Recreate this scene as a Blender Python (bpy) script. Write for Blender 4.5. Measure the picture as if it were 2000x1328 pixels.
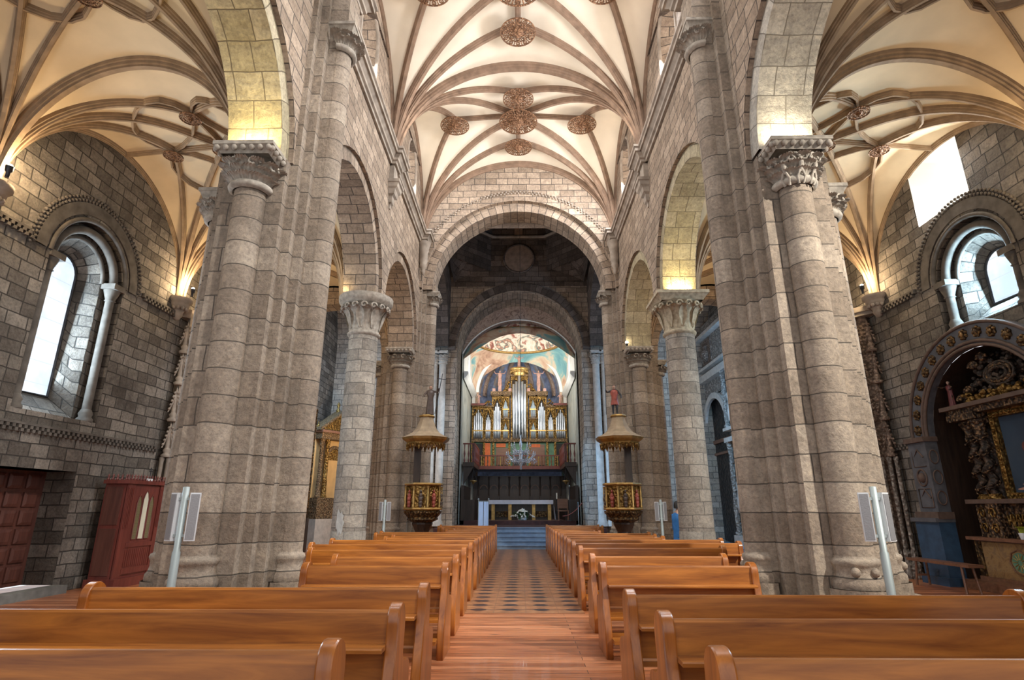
import bpy, math, random
from math import sin, cos, pi, sqrt, radians, tan, atan2
from mathutils import Vector, Matrix
random.seed(7)
for o in list(bpy.data.objects): bpy.data.objects.remove(o)
sc = bpy.context.scene
COL = sc.collection
# ------------------------------------------------------------------ camera, world, exposure, main lights
cam_d = bpy.data.cameras.new('camera'); cam = bpy.data.objects.new('camera', cam_d); COL.objects.link(cam)
cam_d.sensor_width = 36; cam_d.lens = 36*1100/2000; cam_d.clip_end = 200
cam.location = (0, 0, 1.5); cam.rotation_euler = (radians(90+16.6), 0, radians(0.75))
sc.camera = cam
sc.view_settings.view_transform = 'Standard'; sc.view_settings.look = 'None'
sc.view_settings.exposure = 0.58; sc.view_settings.gamma = 1; sc.view_settings.use_curve_mapping = False
W = bpy.data.worlds.new('sky'); sc.world = W; W.use_nodes = True
W.node_tree.nodes['Background'].inputs[0].default_value = (0.93, 0.96, 1.0, 1)
W.node_tree.nodes['Background'].inputs[1].default_value = .8
def lamp(kind, name, loc, energy, color=(1,1,1), size=.3, sy=None, aim=None, spot=None, rad=None):
    l = bpy.data.lights.new(name, kind); l.energy = energy; l.color = color
    if kind == 'AREA':
        l.size = size
        if sy: l.shape = 'RECTANGLE'; l.size_y = sy
    elif kind in ('POINT', 'SPOT'): l.shadow_soft_size = rad if rad is not None else size
    if kind == 'SPOT': l.spot_size = radians(spot or 90); l.spot_blend = .6
    o = bpy.data.objects.new(name, l); COL.objects.link(o); o.location = loc
    if aim is not None:
        o.rotation_euler = (Vector(aim)-Vector(loc)).to_track_quat('-Z', 'Y').to_euler()
    return o
DAY = (0.80, 0.90, 1.0); WARM = (1.0, .74, .44)
XL, XR = -8.6, 8.9                     # inner faces of the two outer walls
PY = [2.9, 7.9, 13.2, 18.6]            # pier centres along the nave
# daylight through the clerestory windows, the aisle windows and the transepts
for yb in (5.4, 10.55, 15.9):
    for s in (-1, 1):
        lamp('AREA', 'daylight_clerestory', (s*3.38, yb, 12.0), 300 if s > 0 else 120, (.96,.97,1), .9, 1.6, aim=(-s*1.2, yb, 8.2))
lamp('AREA', 'daylight_aisle', (XL-.52, 10.45, 5.0), 150, (.62,.82,1), .6, 2.3, aim=(0, 10.2, 4.6))
lamp('AREA', 'daylight_aisle', (XR+.52, 10.45, 5.8), 170, (.50,.78,1), .6, 1.2, aim=(0, 10.2, 4.9))
lamp('AREA', 'daylight_aisle', (XR-.05, 10.7, 8.3), 90, (1,.98,.94), 1.3, 1.3, aim=(3, 9.3, 4.0))
lamp('AREA', 'daylight_transept', (XL+.4, 21.2, 7.0), 230, (.42,.68,1), 1.2, 2.4, aim=(-3.4, 25.4, 3.0))
lamp('AREA', 'daylight_aisle_near', (-8.3, 4.6, 4.6), 60, (.97,.98,1), .9, 2.4, aim=(-4, 7.6, 3.6))
lamp('SPOT', 'daylight_aisle_near', (8.2, 2.4, 7.4), 3000, (1,.95,.86), .12, aim=(4.3, 7.2, 3.7), spot=52)
lamp('SPOT', 'daylight_nave_near', (3.3, 1.2, 11.6), 2300, (1,.97,.92), .25, aim=(-3.4, 7.6, 3.6), spot=56)
lamp('AREA', 'daylight_transept', (XR-.4, 20.4, 7.0), 230, (.30,.60,1), 1.2, 2.4, aim=(3.2, 25.5, 3.0))
lamp('AREA', 'daylight_transept', (XR-2.5, 19.3, 5.6), 130, (.25,.58,1), 1.0, 1.2, aim=(8.9, 24.5, .8))
for s in (-1, 1):
    lamp('AREA', 'daylight_sanctuary', (s*2.66, 30.2, 9.0), 55, (1,.98,.94), .6, 1.3, aim=(-s*1.0, 32.0, 8.2))
# uplights that stand on the cornice and wash the nave vault
for y in (3.2, 7.9, 13.2, 16.5):
    for s in (-1, 1):
        lamp('SPOT', 'vault_uplight', (s*2.95, y, 10.75), 78, (1,.90,.76), .12, aim=(-s*.5, y+(.9 if y < 14 else -.9), 14), spot=150)
# warm lamps at the springing of the aisle vaults and on the capitals
for s, xw in ((-1, XL), (1, XR)):
    for y in (7.9, 13.2):
        lamp('POINT', 'aisle_lamp', (xw-s*.42, y+(.2 if s < 0 and y < 9 else -.12), 6.85), 72 if s < 0 else 62, WARM, .08)
    lamp('POINT', 'aisle_lamp', (s*6.3, 15.9, 6.9), 60, WARM, .08)
for x, y, e, c in ((-3.9, 7.06, 15, (1,.80,.36)), (3.9, 7.06, 13, (1,.88,.66)), (3.9, 12.85, 20, (1,.80,.38)), (-4.4, 12.8, 3, (1,.78,.4))):
    lamp('AREA', 'capital_uplight', (x, y-.1, 6.56), e, c, .5, .08, aim=(x, y+.25, 9))
lamp('POINT', 'altarpiece_lamp', (-6.3, 22.4, 4.0), 110, (1,.72,.42), .15)
lamp('SPOT', 'daylight_transept_beam', (-8.0, 20.6, 7.6), 5200, (.25,.56,1), .3, aim=(3.4, 25.5, 2.6), spot=17)
lamp('SPOT', 'daylight_transept_beam', (8.2, 20.6, 8.0), 3600, (.55,.76,1), .3, aim=(-3.8, 25.4, 4.6), spot=17)
lamp('AREA', 'gallery_floodlight', (0, 27.4, 7.2), 120, (1,.95,.86), 2.0, .3, aim=(0, 33.5, 7.6))
lamp('SPOT', 'dome_light', (-2.2, 20.2, 9.2), 110, (1,.8,.62), .2, aim=(.4, 25.2, 13.5), spot=100)

# ------------------------------------------------------------------ material helpers
def nodes(name):
    m = bpy.data.materials.new(name); m.use_nodes = True
    nt = m.node_tree; b = nt.nodes['Principled BSDF']
    return m, nt, b
def N(nt, t, **k):
    n = nt.nodes.new(t)
    for a, v in k.items():
        if a.startswith('i_'):
            key = a[2:]
            key = int(key) if key.isdigit() else key.replace('_', ' ')
            n.inputs[key].default_value = v
        else: setattr(n, a, v)
    return n
def L(nt, a, b): nt.links.new(a, b)
def ramp(nt, stops, interp='LINEAR'):
    r = nt.nodes.new('ShaderNodeValToRGB'); cr = r.color_ramp; cr.interpolation = interp
    while len(cr.elements) < len(stops): cr.elements.new(.5)
    for e, (p, c) in zip(cr.elements, stops):
        e.position = p; e.color = tuple(c)+(1,) if len(c) == 3 else c
    return r
def mixc(nt, a, b, fac, mode='MIX'):
    n = nt.nodes.new('ShaderNodeMix'); n.data_type = 'RGBA'; n.blend_type = mode
    for s, v in ((0, fac), (6, a), (7, b)):
        if hasattr(v, 'node'): nt.links.new(v, n.inputs[s])
        else: n.inputs[s].default_value = v if s == 0 else (tuple(v)+(1,) if len(v) == 3 else v)
    return n.outputs[2]
def bump(nt, b, h, strength, dist=.02):
    n = N(nt, 'ShaderNodeBump', i_Strength=strength, i_Distance=dist); L(nt, h, n.inputs['Height']); L(nt, n.outputs[0], b.inputs['Normal'])
    return n
def plain(name, col, rough=.6, metal=0, var=.25, scale=9, bmp=.15, spec=.5):
    m, nt, b = nodes(name)
    tc = N(nt, 'ShaderNodeTexCoord'); no = N(nt, 'ShaderNodeTexNoise', i_Scale=scale, i_Detail=5)
    L(nt, tc.outputs['Object'], no.inputs['Vector'])
    r = ramp(nt, [(.25, [c*(1-var) for c in col]), (.75, [min(1, c*(1+var)) for c in col])]); L(nt, no.outputs[0], r.inputs[0])
    L(nt, r.outputs[0], b.inputs['Base Color'])
    b.inputs['Roughness'].default_value = rough; b.inputs['Metallic'].default_value = metal; b.inputs['Specular IOR Level'].default_value = spec
    if bmp: bump(nt, b, no.outputs[0], bmp)
    return m
def stone(name, lo, hi, bw=.55, rh=.3, mortar=.012, mcol=None, stain=.5, bs=.5, scol=(.05,.045,.04), smin=.52):
    m, nt, b = nodes(name)
    uv = N(nt, 'ShaderNodeUVMap'); tc = N(nt, 'ShaderNodeTexCoord')
    wob = N(nt, 'ShaderNodeTexNoise', i_Scale=1.4, i_Detail=3); L(nt, uv.outputs[0], wob.inputs['Vector'])
    sub = N(nt, 'ShaderNodeVectorMath', operation='SUBTRACT'); L(nt, wob.outputs[1], sub.inputs[0]); sub.inputs[1].default_value = (.5,.5,.5)
    scl = N(nt, 'ShaderNodeVectorMath', operation='SCALE'); L(nt, sub.outputs[0], scl.inputs[0]); scl.inputs['Scale'].default_value = .07
    add = N(nt, 'ShaderNodeVectorMath', operation='ADD'); L(nt, uv.outputs[0], add.inputs[0]); L(nt, scl.outputs[0], add.inputs[1])
    br = N(nt, 'ShaderNodeTexBrick', offset=.42, squash=.8, squash_frequency=3)
    br.inputs['Scale'].default_value = 1; br.inputs['Mortar Size'].default_value = mortar; br.inputs['Mortar Smooth'].default_value = .4
    br.inputs['Brick Width'].default_value = bw; br.inputs['Row Height'].default_value = rh; br.inputs['Bias'].default_value = 0
    br.inputs['Color1'].default_value = (0,0,0,1); br.inputs['Color2'].default_value = (1,1,1,1); br.inputs['Mortar'].default_value = (.5,.5,.5,1)
    L(nt, add.outputs[0], br.inputs['Vector'])
    n1 = N(nt, 'ShaderNodeTexNoise', i_Scale=.9, i_Detail=7, i_Roughness=.62); L(nt, tc.outputs['Object'], n1.inputs['Vector'])
    n2 = N(nt, 'ShaderNodeTexNoise', i_Scale=22, i_Detail=6, i_Roughness=.7); L(nt, tc.outputs['Object'], n2.inputs['Vector'])
    mid = [(a+c)/2 for a, c in zip(lo, hi)]
    r1 = ramp(nt, [(0, lo), (.5, mid), (1, hi)]); L(nt, br.outputs['Color'], r1.inputs[0])
    n3 = N(nt, 'ShaderNodeTexNoise', i_Scale=5.5, i_Detail=6, i_Roughness=.65, i_Distortion=.4); L(nt, tc.outputs['Object'], n3.inputs['Vector'])
    gr = ramp(nt, [(.30, (.62,.61,.62)), (.5, (1,1,1)), (.70, (1.35,1.32,1.25))]); L(nt, n2.outputs[0], gr.inputs[0])
    g3 = ramp(nt, [(.32, (.72,.70,.68)), (.52, (1,1,1)), (.70, (1.22,1.20,1.16))]); L(nt, n3.outputs[0], g3.inputs[0])
    c = mixc(nt, r1.outputs[0], gr.outputs[0], .8, 'MULTIPLY'); c = mixc(nt, c, g3.outputs[0], .8, 'MULTIPLY')
    sr = ramp(nt, [(smin, (0,0,0)), (.74, (1,1,1))]); L(nt, n1.outputs[0], sr.inputs[0])
    sm = N(nt, 'ShaderNodeMath', operation='MULTIPLY'); L(nt, sr.outputs[0], sm.inputs[0]); sm.inputs[1].default_value = stain
    c = mixc(nt, c, scol, sm.outputs[0])
    mc = mcol or [x*.45 for x in lo]
    c = mixc(nt, c, mc, br.outputs['Fac'])
    L(nt, c, b.inputs['Base Color']); b.inputs['Roughness'].default_value = .85; b.inputs['Specular IOR Level'].default_value = .25
    inv = N(nt, 'ShaderNodeMath', operation='MULTIPLY_ADD'); L(nt, br.outputs['Fac'], inv.inputs[0]); inv.inputs[1].default_value = -.9
    hs = N(nt, 'ShaderNodeMath', operation='ADD'); L(nt, n2.outputs[0], hs.inputs[0]); L(nt, n3.outputs[0], hs.inputs[1]); L(nt, hs.outputs[0], inv.inputs[2])
    bump(nt, b, inv.outputs[0], bs, .03)
    return m
def wood(name, lo, hi, rough=.3, axis='X', scale=1.0, coat=.3):
    m, nt, b = nodes(name)
    tc = N(nt, 'ShaderNodeTexCoord'); oi = N(nt, 'ShaderNodeObjectInfo')
    mp = N(nt, 'ShaderNodeMapping'); s = {'X': (.7,9,9), 'Y': (9,.7,9), 'Z': (9,9,.7)}[axis]
    mp.inputs['Scale'].default_value = [v*scale for v in s]
    ad = N(nt, 'ShaderNodeVectorMath', operation='MULTIPLY_ADD'); L(nt, oi.outputs['Random'], ad.inputs[0]); ad.inputs[1].default_value = (30,17,11); L(nt, tc.outputs['Object'], ad.inputs[2])
    L(nt, ad.outputs[0], mp.inputs[0])
    n = N(nt, 'ShaderNodeTexNoise', i_Scale=1.6, i_Detail=8, i_Roughness=.6, i_Distortion=.6); L(nt, mp.outputs[0], n.inputs['Vector'])
    r = ramp(nt, [(.3, lo), (.7, hi)]); L(nt, n.outputs[0], r.inputs[0])
    L(nt, r.outputs[0], b.inputs['Base Color']); b.inputs['Roughness'].default_value = rough; b.inputs['Coat Weight'].default_value = coat; b.inputs['Coat Roughness'].default_value = .2
    bump(nt, b, n.outputs[0], .08, .01)
    return m
def emit(name, col, st):
    m, nt, b = nodes(name); b.inputs['Base Color'].default_value = tuple(col)+(1,); b.inputs['Emission Color'].default_value = tuple(col)+(1,); b.inputs['Emission Strength'].default_value = st
    return m
def carved(name, lo, hi, metal=0, rough=.5, scale=14, bs=1.0, dist=.04):
    m, nt, b = nodes(name)
    tc = N(nt, 'ShaderNodeTexCoord')
    n = N(nt, 'ShaderNodeTexNoise', i_Scale=scale*.5, i_Detail=4, i_Distortion=1.5); L(nt, tc.outputs['Object'], n.inputs['Vector'])
    v = N(nt, 'ShaderNodeTexVoronoi', i_Scale=scale, feature='SMOOTH_F1'); L(nt, tc.outputs['Object'], v.inputs['Vector'])
    mu = N(nt, 'ShaderNodeMath', operation='ADD'); L(nt, n.outputs[0], mu.inputs[0]); L(nt, v.outputs[0], mu.inputs[1])
    r = ramp(nt, [(.45, hi), (1.0, lo)]); L(nt, mu.outputs[0], r.inputs[0]); L(nt, r.outputs[0], b.inputs['Base Color'])
    b.inputs['Metallic'].default_value = metal; b.inputs['Roughness'].default_value = rough
    inv = N(nt, 'ShaderNodeMath', operation='MULTIPLY'); L(nt, mu.outputs[0], inv.inputs[0]); inv.inputs[1].default_value = -1
    bump(nt, b, inv.outputs[0], bs, dist)
    return m
def fresco(name, stops, scale=1.2, dist=3.0, seedv=0):
    m, nt, b = nodes(name)
    tc = N(nt, 'ShaderNodeTexCoord'); mp = N(nt, 'ShaderNodeMapping'); mp.inputs['Location'].default_value = (seedv, seedv*.7, 0); L(nt, tc.outputs['Object'], mp.inputs[0])
    n = N(nt, 'ShaderNodeTexNoise', i_Scale=scale, i_Detail=6, i_Roughness=.55, i_Distortion=dist); L(nt, mp.outputs[0], n.inputs['Vector'])
    r = ramp(nt, stops); L(nt, n.outputs[0], r.inputs[0]); L(nt, r.outputs[0], b.inputs['Base Color']); b.inputs['Roughness'].default_value = .8
    return m
M = {}
M['nave_stone'] = stone('nave_stone', (.26,.200,.150), (.42,.332,.255), .50, .25, .013, mcol=(.085,.07,.06), stain=.35)
M['pier_stone'] = stone('pier_stone', (.25,.198,.152), (.39,.325,.258), 9.0, .36, .009, mcol=(.10,.085,.07), stain=.5, bs=.6, scol=(.10,.085,.07))
M['drum_stone'] = stone('drum_stone', (.23,.205,.175), (.35,.315,.27), .62, .27, .009, mcol=(.12,.11,.10), stain=.45, bs=.55, scol=(.09,.085,.08))
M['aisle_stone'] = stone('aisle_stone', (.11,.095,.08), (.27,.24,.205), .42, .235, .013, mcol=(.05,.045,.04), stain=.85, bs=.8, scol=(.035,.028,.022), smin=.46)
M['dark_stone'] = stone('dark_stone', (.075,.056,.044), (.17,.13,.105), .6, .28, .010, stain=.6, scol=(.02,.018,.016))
M['yellow_lit_stone'] = stone('yellow_lit_stone', (.36,.31,.20), (.48,.42,.30), .42, .40, .010, mcol=(.16,.13,.09), stain=.45, scol=(.12,.10,.07))  # arch stone with the yellow glow of the capital uplights in its colour
M['capital_stone'] = plain('capital_stone', (.34,.30,.25), .9, var=.35, scale=12, bmp=.4, spec=.2)
M['capital_gold'] = plain('capital_gold', (.42,.36,.26), .9, var=.35, scale=12, bmp=.4, spec=.2)
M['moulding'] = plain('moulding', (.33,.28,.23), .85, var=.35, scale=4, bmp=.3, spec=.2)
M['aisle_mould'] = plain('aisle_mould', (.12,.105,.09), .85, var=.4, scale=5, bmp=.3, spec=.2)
M['rib'] = plain('rib', (.25,.17,.12), .8, var=.3, scale=5, bmp=.15, spec=.2)
M['rib_aisle'] = plain('rib_aisle', (.30,.215,.14), .8, var=.3, scale=5, bmp=.15, spec=.2)
M['plaster'] = plain('plaster', (.80,.73,.61), .9, var=.10, scale=1.1, bmp=.05, spec=.1)
M['plaster_aisle'] = plain('plaster_aisle', (.66,.54,.37), .9, var=.14, scale=1.3, bmp=.12, spec=.1)
M['white_plaster'] = plain('white_plaster', (.82,.82,.78), .9, var=.04, scale=2, bmp=.05)
M['pew'] = wood('pew_wood', (.19,.054,.008), (.54,.195,.031), .38, coat=.12)
M['pew_end'] = wood('pew_end_wood', (.20,.055,.009), (.48,.16,.026), .3, 'Z', coat=.25)
M['dark_wood'] = wood('dark_wood', (.018,.011,.008), (.055,.032,.022), .45, 'Z')
M['red_wood'] = wood('red_wood', (.10,.022,.016), (.19,.045,.032), .45, 'Z')
M['door_wood'] = wood('door_wood', (.065,.020,.014), (.13,.045,.03), .5, 'Z')
M['brown_wood'] = wood('brown_wood', (.12,.055,.03), (.24,.11,.06), .45, 'X')
M['gold'] = carved('gold', (.16,.085,.02), (.62,.40,.13), .75, .42, 16)
M['gold_dark'] = carved('gold_dark', (.05,.028,.012), (.36,.21,.075), .6, .45, 18)
M['gold_plain'] = plain('gold_plain', (.50,.33,.12), .38, .8, var=.3, scale=8)
M['retable_gold'] = carved('retable_gold', (.03,.018,.012), (.40,.24,.12), .35, .42, 20)
M['gilt_brown'] = carved('gilt_brown', (.10,.06,.028), (.46,.30,.15), .3, .5, 20)
M['ochre'] = plain('ochre', (.60,.38,.16), .7, var=.15, scale=3)
M['boss'] = carved('boss_gilt', (.16,.075,.035), (.64,.37,.21), .3, .5, 26)
M['pewter'] = plain('organ_metal', (.50,.54,.60), .28, .95, var=.12, scale=3, bmp=0)
M['lead_white'] = plain('organ_lead', (.33,.40,.46), .4, .8, var=.1, scale=3, bmp=0)
M['steel'] = plain('steel', (.36,.41,.41), .55, .5, var=.06, scale=3, bmp=0)
M['grille'] = plain('grille', (.30,.30,.31), .5, .3, var=.05, scale=60)
M['casing'] = plain('casing', (.72,.74,.76), .45, .1, var=.03)
M['lacework'] = carved('lacework_stone', (.17,.145,.12), (.56,.50,.43), 0, .8, 13, 1.2, .06)
M['portal'] = plain('portal_stone', (.50,.45,.39), .8, var=.2, scale=6, bmp=.3)
M['tan_carve'] = carved('tan_carving', (.10,.065,.045), (.38,.27,.20), 0, .7, 15)
M['darkblue'] = plain('dark_paint', (.045,.075,.12), .45, var=.35, scale=7)
M['plinth_blue_lit'] = plain('plinth_blue_lit', (.03,.070,.13), .5, var=.3, scale=7)  # dark plinth paint with the blue light falling on it worked into the colour
M['greyblue'] = plain('grey_panel', (.085,.088,.10), .8, var=.35, scale=6)
M['frame_brown'] = plain('frame_brown', (.105,.068,.052), .75, var=.3)
M['white_cloth'] = plain('white_cloth', (.68,.66,.70), .9, var=.06, scale=5)
M['blue_cloth'] = plain('pale_cloth', (.50,.66,.92), .8, var=.05, scale=5)
M['flower'] = plain('petal_white', (.82,.76,.66), .6, var=.15)
M['leaf_green'] = plain('leaf_green', (.045,.10,.03), .6, var=.4)
M['black'] = plain('near_black', (.012,.011,.011), .6, var=.3)
M['iron'] = plain('iron', (.05,.05,.055), .5, .6)
M['carpet_dark'] = plain('carpet_dark', (.06,.022,.020), .8, var=.4, scale=6)
M['canopy_tan'] = plain('canopy_tan', (.34,.26,.17), .75, var=.25, scale=6)
M['crystal'] = plain('crystal', (.55,.57,.60), .15, .5, var=.3, scale=20)
M['stepstone_blue_lit'] = plain('step_stone_blue_lit', (.20,.28,.38), .6, var=.2, scale=5)  # blue light on the steps is mixed into the stone colour
M['pale_patch'] = plain('pale_patch', (.40,.40,.38), .8, var=.2, scale=6)
M['pale_lit_arch'] = stone('pale_lit_arch', (.38,.355,.31), (.52,.49,.43), .42, .40, .009, mcol=(.2,.18,.15), stain=.3, scol=(.12,.11,.09))  # arch stone painted paler to carry the whitish uplight on it
M['cloud_carve'] = carved('cloud_carve', (.02,.014,.010), (.16,.10,.065), .1, .6, 16)
M['pale_slab'] = plain('pale_slab', (.17,.17,.155), .8, var=.3, scale=6)
M['skin'] = plain('skin', (.48,.30,.22), .6, var=.08)
M['robe_dark'] = plain('robe_dark', (.085,.06,.05), .5, var=.4)
M['robe_red'] = plain('robe_red', (.30,.07,.05), .5, var=.35)
M['robe_pink'] = plain('robe_pink', (.42,.24,.19), .55, var=.35)
M['robe_wine'] = plain('robe_wine', (.13,.03,.03), .5, var=.4)
M['blue_coat'] = plain('blue_coat', (.03,.20,.55), .6, var=.2)
M['window_glow'] = None
# alabaster / glass panes: lit by the day outside
def pane_mat(name, top, bot, st, z0, z1):
    m, nt, b = nodes(name)
    g = N(nt, 'ShaderNodeTexCoord'); n = N(nt, 'ShaderNodeTexNoise', i_Scale=1.6, i_Detail=5); L(nt, g.outputs['Object'], n.inputs['Vector'])
    r = ramp(nt, [(.35, bot), (.62, top)]); L(nt, n.outputs[0], r.inputs[0])
    uv = N(nt, 'ShaderNodeUVMap'); br = N(nt, 'ShaderNodeTexBrick', offset=0); L(nt, uv.outputs[0], br.inputs['Vector'])
    br.inputs['Scale'].default_value = 1; br.inputs['Brick Width'].default_value = 3; br.inputs['Row Height'].default_value = .42; br.inputs['Mortar Size'].default_value = .008
    c = mixc(nt, r.outputs[0], (.55,.66,.85), br.outputs['Fac'])
    L(nt, c, b.inputs['Emission Color']); b.inputs['Emission Strength'].default_value = st; b.inputs['Base Color'].default_value = (.3,.3,.3,1)
    return m
M['pane_blue'] = pane_mat('alabaster_blue', (.90,.95,1), (.58,.76,1), .72, 3, 6)
M['pane_day'] = pane_mat('alabaster_day', (.92,.95,1), (.78,.85,.95), .9, 3, 6)
M['pane_white'] = pane_mat('window_bright', (1,1,.98), (.95,.97,.95), 1.2, 3, 6)
M['bulb'] = emit('bulb', (1,.86,.6), 22)
# plank floor
def plank_mat():
    m, nt, b = nodes('plank_floor'); uv = N(nt, 'ShaderNodeUVMap')
    sh = N(nt, 'ShaderNodeVectorMath', operation='ADD'); L(nt, uv.outputs[0], sh.inputs[0]); sh.inputs[1].default_value = (2.3,0,0)
    br = N(nt, 'ShaderNodeTexBrick', offset=.36); L(nt, sh.outputs[0], br.inputs['Vector'])
    for k, v in (('Scale',1), ('Brick Width',4.6), ('Row Height',.125), ('Mortar Size',.004), ('Mortar Smooth',.2), ('Bias',0)): br.inputs[k].default_value = v
    br.inputs['Color1'].default_value = (0,0,0,1); br.inputs['Color2'].default_value = (1,1,1,1)
    mp = N(nt, 'ShaderNodeMapping'); mp.inputs['Scale'].default_value = (1.1, 16, 1); L(nt, uv.outputs[0], mp.inputs[0])
    n = N(nt, 'ShaderNodeTexNoise', i_Scale=1.5, i_Detail=8, i_Distortion=.7); L(nt, mp.outputs[0], n.inputs['Vector'])
    r1 = ramp(nt, [(0, (.27,.085,.032)), (.5, (.42,.15,.06)), (1, (.60,.26,.125))]); L(nt, br.outputs['Color'], r1.inputs[0])
    r2 = ramp(nt, [(.28, (.45,.38,.36)), (.55, (1,1,1)), (.75, (1.25,1.2,1.2))]); L(nt, n.outputs[0], r2.inputs[0])
    c = mixc(nt, r1.outputs[0], r2.outputs[0], 1, 'MULTIPLY')
    mp2 = N(nt, 'ShaderNodeMapping'); mp2.inputs['Scale'].default_value = (1.3, 5.0, 1); L(nt, uv.outputs[0], mp2.inputs[0])
    v = N(nt, 'ShaderNodeTexVoronoi', i_Scale=1.0); L(nt, mp2.outputs[0], v.inputs['Vector'])
    rk = ramp(nt, [(.04, (.9,.9,.9)), (.11, (0,0,0))]); L(nt, v.outputs['Distance'], rk.inputs[0])
    c = mixc(nt, c, (.09,.035,.02), rk.outputs[0])
    c = mixc(nt, c, (.06,.03,.02), br.outputs['Fac'])
    L(nt, c, b.inputs['Base Color']); b.inputs['Roughness'].default_value = .38; b.inputs['Coat Weight'].default_value = .15
    inv = N(nt, 'ShaderNodeMath', operation='MULTIPLY_ADD'); L(nt, br.outputs['Fac'], inv.inputs[0]); inv.inputs[1].default_value = -2; L(nt, n.outputs[0], inv.inputs[2])
    bump(nt, b, inv.outputs[0], .3, .01)
    return m
M['planks'] = plank_mat()
def tile_mat():
    m, nt, b = nodes('patterned_tiles'); uv = N(nt, 'ShaderNodeUVMap'); sp = N(nt, 'ShaderNodeSeparateXYZ'); L(nt, uv.outputs[0], sp.inputs[0])
    def mth(op, a, c=None, d=None):
        n = N(nt, 'ShaderNodeMath', operation=op)
        for i, v in enumerate((a, c, d)):
            if v is None: continue
            if hasattr(v, 'node'): L(nt, v, n.inputs[i])
            else: n.inputs[i].default_value = v
        return n.outputs[0]
    P = .485
    fx = mth('SUBTRACT', mth('FRACT', mth('MULTIPLY_ADD', sp.outputs[0], 1/P, .64/P+.5+4)), .5)
    fy = mth('SUBTRACT', mth('FRACT', mth('MULTIPLY', sp.outputs[1], 1/.42)), .5)
    ax, ay = mth('ABSOLUTE', fx), mth('ABSOLUTE', fy)
    rr = mth('ADD', mth('MULTIPLY', fx, fx), mth('MULTIPLY', fy, fy))
    dot = mth('LESS_THAN', mth('MAXIMUM', mth('MAXIMUM', ax, ay), mth('MULTIPLY', mth('ADD', ax, ay), .72)), .25)
    sp1 = mth('LESS_THAN', ay, mth('MULTIPLY_ADD', ax, -.20, .11))
    pat = mth('MAXIMUM', dot, sp1)
    g1 = mth('LESS_THAN', mth('ABSOLUTE', mth('SUBTRACT', mth('ADD', ax, ay), .5)), .012)
    g2 = mth('GREATER_THAN', mth('MAXIMUM', ax, ay), .492)
    n = N(nt, 'ShaderNodeTexNoise', i_Scale=7, i_Detail=5); L(nt, uv.outputs[0], n.inputs['Vector'])
    r = ramp(nt, [(.3, (.21,.085,.038)), (.7, (.42,.20,.09))]); L(nt, n.outputs[0], r.inputs[0])
    c = mixc(nt, r.outputs[0], (.16,.08,.05), mth('MAXIMUM', g1, g2))
    c = mixc(nt, c, (.030,.022,.028), pat)
    L(nt, c, b.inputs['Base Color']); b.inputs['Roughness'].default_value = .36; bump(nt, b, n.outputs[0], .15, .01)
    return m
M['tiles'] = tile_mat()
def grid_mat(name, a, c, sx, sy, mort, extra=None):
    m, nt, b = nodes(name); uv = N(nt, 'ShaderNodeUVMap'); br = N(nt, 'ShaderNodeTexBrick', offset=0); L(nt, uv.outputs[0], br.inputs['Vector'])
    for k, v in (('Scale',1), ('Brick Width',sx), ('Row Height',sy), ('Mortar Size',mort)): br.inputs[k].default_value = v
    br.inputs['Color1'].default_value = tuple(a)+(1,); br.inputs['Color2'].default_value = tuple(a)+(1,); br.inputs['Mortar'].default_value = tuple(c)+(1,)
    L(nt, br.outputs['Color'], b.inputs['Base Color']); b.inputs['Roughness'].default_value = .6
    bump(nt, b, br.outputs['Fac'], .5, .02)
    return m
CLOUDS = [(.30,(.10,.07,.055)),(.38,(.42,.15,.11)),(.44,(.78,.66,.54)),(.50,(.90,.84,.74)),(.55,(.80,.62,.46)),(.59,(.10,.20,.20)),(.64,(.55,.25,.16)),(.70,(.86,.80,.70))]
M['fresco_dome'] = fresco('fresco_dome', CLOUDS, 1.25, 1.3, 3)
M['fresco_wall'] = fresco('fresco_wall', [(.30,(.25,.12,.08)),(.42,(.62,.40,.28)),(.50,(.74,.62,.46)),(.56,(.28,.52,.52)),(.68,(.16,.38,.44))], .55, 1.5, 11)
M['fresco_side'] = fresco('fresco_side', [(.3,(.20,.22,.20)),(.5,(.42,.42,.36)),(.7,(.30,.36,.38))], .8, 1.5, 5)
M['fresco_apse'] = fresco('fresco_apse', [(.3,(.20,.14,.10)),(.45,(.42,.34,.28)),(.55,(.30,.36,.50)),(.7,(.55,.52,.52))], 1.2, 1.5, 8)
M['apse_blue'] = plain('apse_blue', (.28,.34,.52), .7, var=.4, scale=4)
M['painting'] = fresco('dark_painting', [(.25,(.012,.018,.035)),(.55,(.03,.055,.09)),(.68,(.05,.07,.10)),(.8,(.16,.10,.07))], .8, 1.0, 2)
M['fresco_band'] = fresco('ornament_band', [(.35,(.22,.15,.12)),(.5,(.50,.38,.30)),(.6,(.30,.20,.16)),(.75,(.62,.52,.44))], 2.6, 2.0, 4)
M['ochre_painted'] = fresco('ochre_painted', [(.3,(.14,.07,.03)),(.5,(.30,.18,.07)),(.62,(.20,.12,.06)),(.75,(.34,.20,.08))], 5, 1.5, 6)
M['orange'] = plain('orange_panel', (.62,.13,.03), .6, var=.15)
M['green_paint'] = plain('green_paint', (.10,.22,.14), .6, var=.3, scale=5)

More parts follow.
